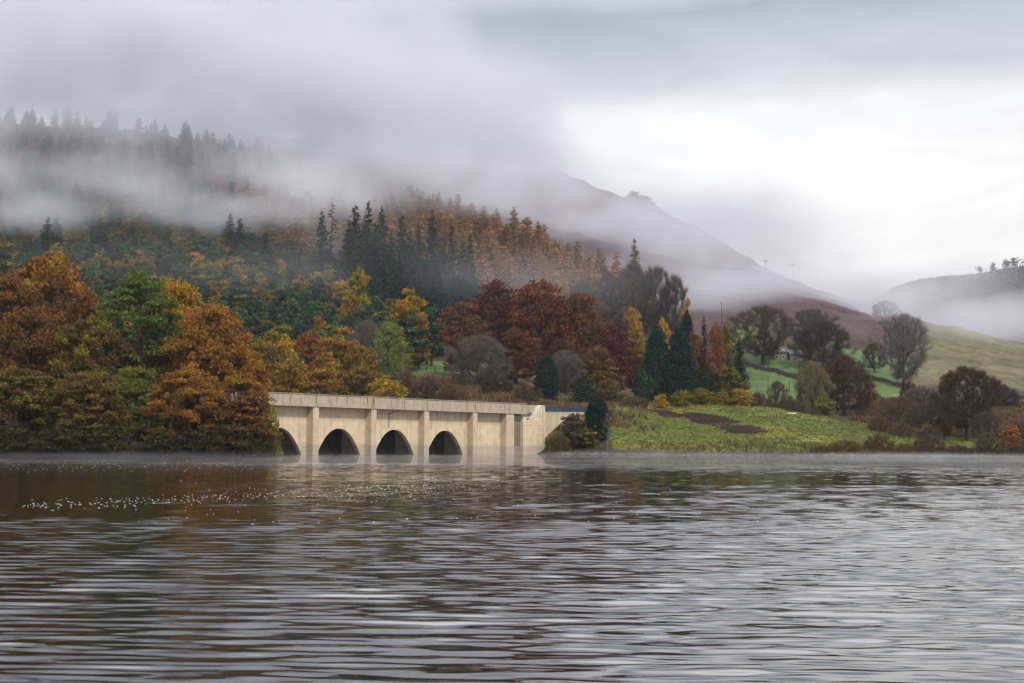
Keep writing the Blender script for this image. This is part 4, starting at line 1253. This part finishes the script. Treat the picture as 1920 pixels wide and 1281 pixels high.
for x_ in (2.6, 4.9):
    b = MB(); b.box(x_, x_ + 1.0, -.05, .02, .75, 1.75)
    w = b.build('window', M_WHITE, ho)
    b = MB(); b.box(x_ + .1, x_ + .9, -.07, -.051, .85, 1.65); b.build('pane', M_GLASS, w)
b = MB(); b.box(7.203, 11.5, -1.6, 3.6, -2.0, 2.2)
b.add([(7.203, -1.6, 2.2), (7.203, 3.6, 2.2), (7.203, 1.0, 3.7), (11.5, -1.6, 2.2), (11.5, 3.6, 2.2), (11.5, 1, 3.7)], [(0, 1, 2), (3, 5, 4), (0, 2, 5, 3), (1, 4, 5, 2)])
b.build('side_wing', M_STONE, ho)
b = MB(); b.add([(7.1, -1.95, 2.05), (11.8, -1.95, 2.05), (11.8, 1, 3.82), (7.1, 1, 3.82), (7.1, -1.95, 2.19), (11.8, -1.95, 2.19), (11.8, 1, 3.96), (7.1, 1, 3.96),
                 (11.8, 3.95, 2.05), (7.1, 3.95, 2.05), (11.8, 3.95, 2.19), (7.1, 3.95, 2.19)],
                [(4, 5, 6, 7), (7, 6, 10, 11), (0, 1, 5, 4), (8, 9, 11, 10), (0, 4, 7, 3), (3, 7, 11, 9), (1, 2, 6, 5), (2, 8, 10, 6), (3, 2, 1, 0), (9, 8, 2, 3)])
b.build('wing_roof', M_SLATE, ho)
b = MB(); b.box(8.6, 9.5, -1.66, -1.59, -.9, 1.1); b.build('door', M_WOOD, ho)


def stone_wall(pts, h_, w_, label):
    b = MB(); rr = random.Random(4)
    for (a, c) in zip(pts[:-1], pts[1:]):
        n_ = max(2, int((c - a).length / 1.1))
        for k in range(n_):
            p0 = a.lerp(c, k / n_); p1 = a.lerp(c, (k + 1) / n_); dd = (p1 - p0).normalized(); s_ = Vector((-dd.y, dd.x)) * w_ / 2
            z0, z1 = ground(p0.x, p0.y), ground(p1.x, p1.y); h0 = h_ * rr.uniform(.85, 1.12)
            vs = [(p0 - s_, z0 - .4), (p1 - s_, z1 - .4), (p1 + s_, z1 - .4), (p0 + s_, z0 - .4), (p0 - s_ * .7, z0 + h0), (p1 - s_ * .7, z1 + h0), (p1 + s_ * .7, z1 + h0), (p0 + s_ * .7, z0 + h0)]
            b.add([(q.x, q.y, z) for q, z in vs], [(3, 2, 1, 0), (4, 5, 6, 7), (0, 1, 5, 4), (1, 2, 6, 5), (2, 3, 7, 6), (3, 0, 4, 7)])
    return tag(b.build('stone_wall', M_WALLST), label, 'wall')


def g2(u, D): return Vector((tan_of(u) * D, D))


stone_wall([g2(1400, 512), g2(1430, 500), g2(1465, 486), g2(1500, 474)], 1.5, .8, 'dark dry stone wall running down the pasture below the cottage')
stone_wall([g2(1330, 560), g2(1400, 548), g2(1425, 540)], 1.2, .8, 'dark dry stone wall left of the cottage behind the big bare tree')
stone_wall([g2(1580, 488), g2(1640, 486), g2(1700, 480)], 1.2, .8, 'low stone wall below the sloping green field right of the cottage')
stone_wall([g2(1878, 452), g2(1925, 440)], .9, .7, 'pale low wall on the slope at the right edge')

fe = empty('rail_fence'); tag(fe, 'dark wooden post and rail fence along the small bright meadow', 'fence')
fpts = [g2(u, D) for u, D in ((748, 384), (765, 383), (782, 382), (799, 381), (816, 380), (833, 379), (850, 379))]
for q in fpts:
    z = ground(q.x, q.y); b = MB(); b.box(q.x - .09, q.x + .09, q.y - .09, q.y + .09, z - .4, z + 1.5); b.build('post', M_WOOD, fe)
for q, w in zip(fpts[:-1], fpts[1:]):
    za, zb = ground(q.x, q.y), ground(w.x, w.y)
    b = MB()
    for h_ in (.55, 1.0, 1.4):
        b.tube((q.x, q.y - .12, za + h_), (w.x, w.y - .12, zb + h_), .06, .06, 4)
    b.build('rails', M_WOOD, fe)


def pole(u, vt, D, r, label, arm=0.0, name='utility_pole', group=None, h=None):
    X = tan_of(u, vt) * D; z = ground(X, D); H = h or top_h(u, vt, D)
    e_ = empty(name, (X, D, z)); tag(e_, label, 'pole', group)
    b = MB(); b.tube((0, 0, -.5), (0, 0, H), r, r * .75, 7); b.build('shaft', M_POLE, e_)
    if arm:
        b = MB(); b.box(-arm / 2, arm / 2, -.08, .08, H - .35, H - .15); a_ = b.build('crossarm', M_POLE, e_)
        for x_ in (-arm / 2 + .1, 0, arm / 2 - .1):
            b = MB(); b.tube((x_, 0, H - .15), (x_, 0, H + .15), .06, .05, 6); b.build('insulator', M_WHITE, a_)
    return e_


pole(1487, 474, 866, .13, 'left-hand wooden power pole with crossarm on the misty knoll', 3.6, h=12.5)
pole(1542, 484, 880, .13, 'right-hand power pole with crossarm fading into mist', 3.4, h=12.5)
pole(1436, 518, 760, .15, 'faint power pole with crossarm lower on the misty slope', 3.2, h=12.0)
pole(1353, 566, 600, .13, 'plain dark pole on the heather left of the big bare tree')
pole(1440, 703, 425, .10, 'left thin dark pole standing in the green pasture', name='field_pole')
pole(1480, 711, 422, .10, 'right thin dark pole standing in the green pasture', name='field_pole')
pole(1499, 676, 420, .16, 'thick dark pole left of the pollard willow', name='field_pole')
pole(1044, 738, 300, .07, 'grey post left on the verge behind the blue railing', name='verge_post')
pole(1075, 741, 302, .06, 'thin grey post right on the verge behind the blue railing', name='verge_post')
hp = empty('utility_pole'); X = tan_of(238, 380) * 668; hp.location = (X, 668, ground(X, 668)); tag(hp, 'faint twin-legged power pole in the mist above the pine wood', 'pole')
Hh = min(13.0, top_h(238, 372, 668))
for x_ in (-.9, .9):
    b = MB(); b.tube((x_, 0, -.5), (x_, 0, Hh), .17, .13, 6); b.build('leg', M_POLE, hp)
b = MB(); b.box(-2, 2, -.1, .1, Hh - .4, Hh - .15); b.build('crossarm', M_POLE, hp)

tr = at(1485, 783, 322); tz = ground(tr.x, 322)
tg = empty('trough', (tr.x, 322, tz)); tag(tg, 'small white trough lying on the lakeside pasture', 'trough')
b = MB(); b.prism([(-.95, .32), (.95, .32), (1.0, .55), (-1.0, .55)], -.25, .25); b.build('basin', M_WHITE, tg)
for x_ in (-.7, .7):
    b = MB(); b.box(x_ - .07, x_ + .07, -.2, .2, -.15, .318); b.build('leg', M_WOOD, tg)

# ------------------------------------------------------------------ haze and drifting fog
HAZE = True; FOG = True
if HAZE:
    m_h, n, o = mat('haze_air')
    v = n.new('ShaderNodeVolumePrincipled'); v.inputs['Color'].default_value = (.86, .89, .97, 1); v.inputs['Density'].default_value = .00006
    v.inputs['Anisotropy'].default_value = .0
    n.l.new(v.outputs[0], o.inputs['Volume'])
    b = MB(); b.box(-1000, 1000, -80, 2100, -6.5, 480); tag(b.build('haze', m_h), 'thin bluish valley haze', 'haze', kind='stuff')


def fog_volume(name, lo, hi, res, blobs, k_noise, label, stretch=(1, 1, 1), thr=(.38, .66), base=.12, dens=1.0):
    """dense grid made by geometry nodes: sum of soft blobs broken up by noise"""
    gt = bpy.data.node_groups.new(name + '_field', 'GeometryNodeTree')
    gt.interface.new_socket('Geometry', in_out='OUTPUT', socket_type='NodeSocketGeometry')
    g = NT(gt)
    oo = g.new('NodeGroupOutput'); vc = g.new('GeometryNodeVolumeCube'); sm = g.new('GeometryNodeSetMaterial')
    pos = g.new('GeometryNodeInputPosition').outputs[0]
    sc_ = tuple(k * s for k, s in zip((k_noise,) * 3, stretch))
    mp = g.vmath('MULTIPLY', pos, sc_)
    nz = g.noise(mp, 1.0, 5, .58, .8)
    nz2 = g.noise(g.vmath('MULTIPLY', pos, tuple(3.1 * x_ for x_ in sc_)), 1.0, 4, .6, .4)
    mod = g.rng(g.math('ADD', g.math('MULTIPLY', nz, .62), g.math('MULTIPLY', nz2, .38)), thr[0], thr[1], base, 1.0)
    warp = g.new('ShaderNodeTexNoise'); g.put(warp.inputs['Vector'], mp); warp.inputs['Scale'].default_value = .7; warp.inputs['Detail'].default_value = 3
    wv = g.vmath('SUBTRACT', warp.outputs['Color'], (.5, .5, .5))
    tot = None
    for (c, r_, d_) in blobs:
        q = g.vmath('DIVIDE', g.vmath('SUBTRACT', pos, tuple(c)), tuple(r_))
        q = g.vmath('ADD', q, g.vmath('MULTIPLY', wv, (1.1, 1.1, 1.1)))
        x_ = g.rng(g.vmath('LENGTH', q), .15, 1.15, d_, 0.0)
        tot = x_ if tot is None else g.math('ADD', tot, x_)
    den = g.math('MULTIPLY', g.math('MULTIPLY', tot, mod), dens)
    g.put(vc.inputs['Density'], den)
    vc.inputs['Min'].default_value = lo; vc.inputs['Max'].default_value = hi
    for k, r_ in zip(('Resolution X', 'Resolution Y', 'Resolution Z'), res):
        vc.inputs[k].default_value = r_
    m_, n_, o_ = mat(name)
    vp = n_.new('ShaderNodeVolumePrincipled'); vp.inputs['Color'].default_value = (.80, .82, .905, 1); vp.inputs['Density'].default_value = 1.0
    n_.l.new(vp.outputs[0], o_.inputs['Volume'])
    sm.inputs['Material'].default_value = m_
    g.l.new(vc.outputs[0], sm.inputs[0]); g.l.new(sm.outputs[0], oo.inputs[0])
    me_ = bpy.data.meshes.new(name); me_.materials.append(m_)
    ob = link(name, me_); md = ob.modifiers.new('field', 'NODES'); md.node_group = gt
    return tag(ob, label, 'fog', kind='stuff')


def blob(u, v, D, ru, rv, rd, dn):
    """centre seen at pixel (u, v) and depth D, half sizes in pixels across and up, metres deep"""
    c = at(u, v, D); return ((c.x, c.y, c.z), (ru / FPX * D, rd, rv / FPX * D), dn / (.7 * rd))


if FOG:
    B_ = [
        # low bank between the pine wood and the upper wood, left
        blob(10, 335, 670, 200, 60, 55, 1.1), blob(230, 360, 660, 220, 45, 50, 1.2), blob(440, 398, 645, 190, 36, 45, 1.5), blob(90, 395, 640, 90, 26, 30, .8), blob(330, 310, 720, 260, 36, 45, .5), blob(560, 350, 700, 200, 45, 45, .8),
        blob(150, 270, 790, 420, 90, 80, .8), blob(560, 330, 760, 220, 110, 70, 1.0), blob(760, 300, 760, 240, 70, 70, .9),
        blob(900, 345, 720, 260, 60, 50, 1.2), blob(1000, 520, 430, 260, 70, 30, .18), blob(640, 360, 655, 160, 60, 40, 1.2), blob(620, 440, 600, 70, 50, 30, .5), blob(60, 400, 640, 220, 36, 30, .7),
        # cloud swallowing the hilltop
        blob(-50, 90, 900, 560, 160, 150, 2.7), blob(360, 130, 900, 420, 140, 150, 2.9), blob(640, 200, 900, 300, 120, 140, 2.6), blob(480, 240, 1270, 380, 80, 140, 3.6), blob(760, 250, 1270, 240, 80, 140, 4.0),
        blob(800, 250, 950, 260, 80, 130, 2.2), blob(980, 350, 980, 280, 70, 120, 1.8), blob(500, 60, 1280, 500, 140, 200, 3.4), blob(-20, 40, 1290, 460, 160, 200, 3.8), blob(820, 200, 1280, 260, 110, 180, 2.6),
        blob(900, 250, 1300, 200, 75, 160, 3.0), blob(1020, 300, 1330, 110, 40, 100, .8), blob(970, 300, 1280, 150, 60, 120, 1.8),
        # fog trailing along the moor
        blob(1100, 420, 1000, 260, 65, 140, 1.8), blob(1400, 420, 1250, 240, 60, 150, 1.2), blob(1280, 490, 770, 160, 65, 80, 1.4),
        blob(1250, 420, 900, 300, 90, 90, 2.0), blob(1400, 535, 670, 220, 42, 50, 1.3), blob(1330, 560, 640, 120, 40, 40, 1.0), blob(1640, 575, 660, 90, 40, 35, 1.6),
        blob(1480, 480, 1150, 200, 70, 120, 1.2), blob(1520, 555, 770, 200, 36, 70, 1.0), blob(1610, 570, 720, 150, 60, 55, 1.3),
        blob(1830, 610, 640, 280, 45, 45, .7),
        # white bank in the valley on the right
        blob(1850, 600, 1050, 260, 42, 180, 3.0), blob(1690, 550, 1100, 170, 50, 180, 1.8), blob(430, 480, 470, 520, 60, 40, .06), blob(700, 500, 520, 400, 90, 50, .10),
    ]
    fog_volume('fog_bank', (-520, 370, 10), (520, 1560, 470), (210, 236, 92), B_, .015, 'pale drifting fog bank hiding the upper hillside', (1, .8, 1.4), (.41, .61), .05)
    B_ = [blob(500, 862, 118, 1100, 16, 40, .10), blob(150, 857, 178, 380, 8, 12, .07), blob(700, 855, 205, 350, 7, 12, .02), blob(1300, 853, 256, 500, 9, 8, .16), blob(1800, 855, 252, 300, 9, 10, .28)]
    fog_volume('water_mist', (-75, 85, .02), (100, 272, 1.8), (60, 62, 8), B_, .05, 'thin white mist lying on the water along the far shore', (1, 1, 1), (.35, .7), .2)
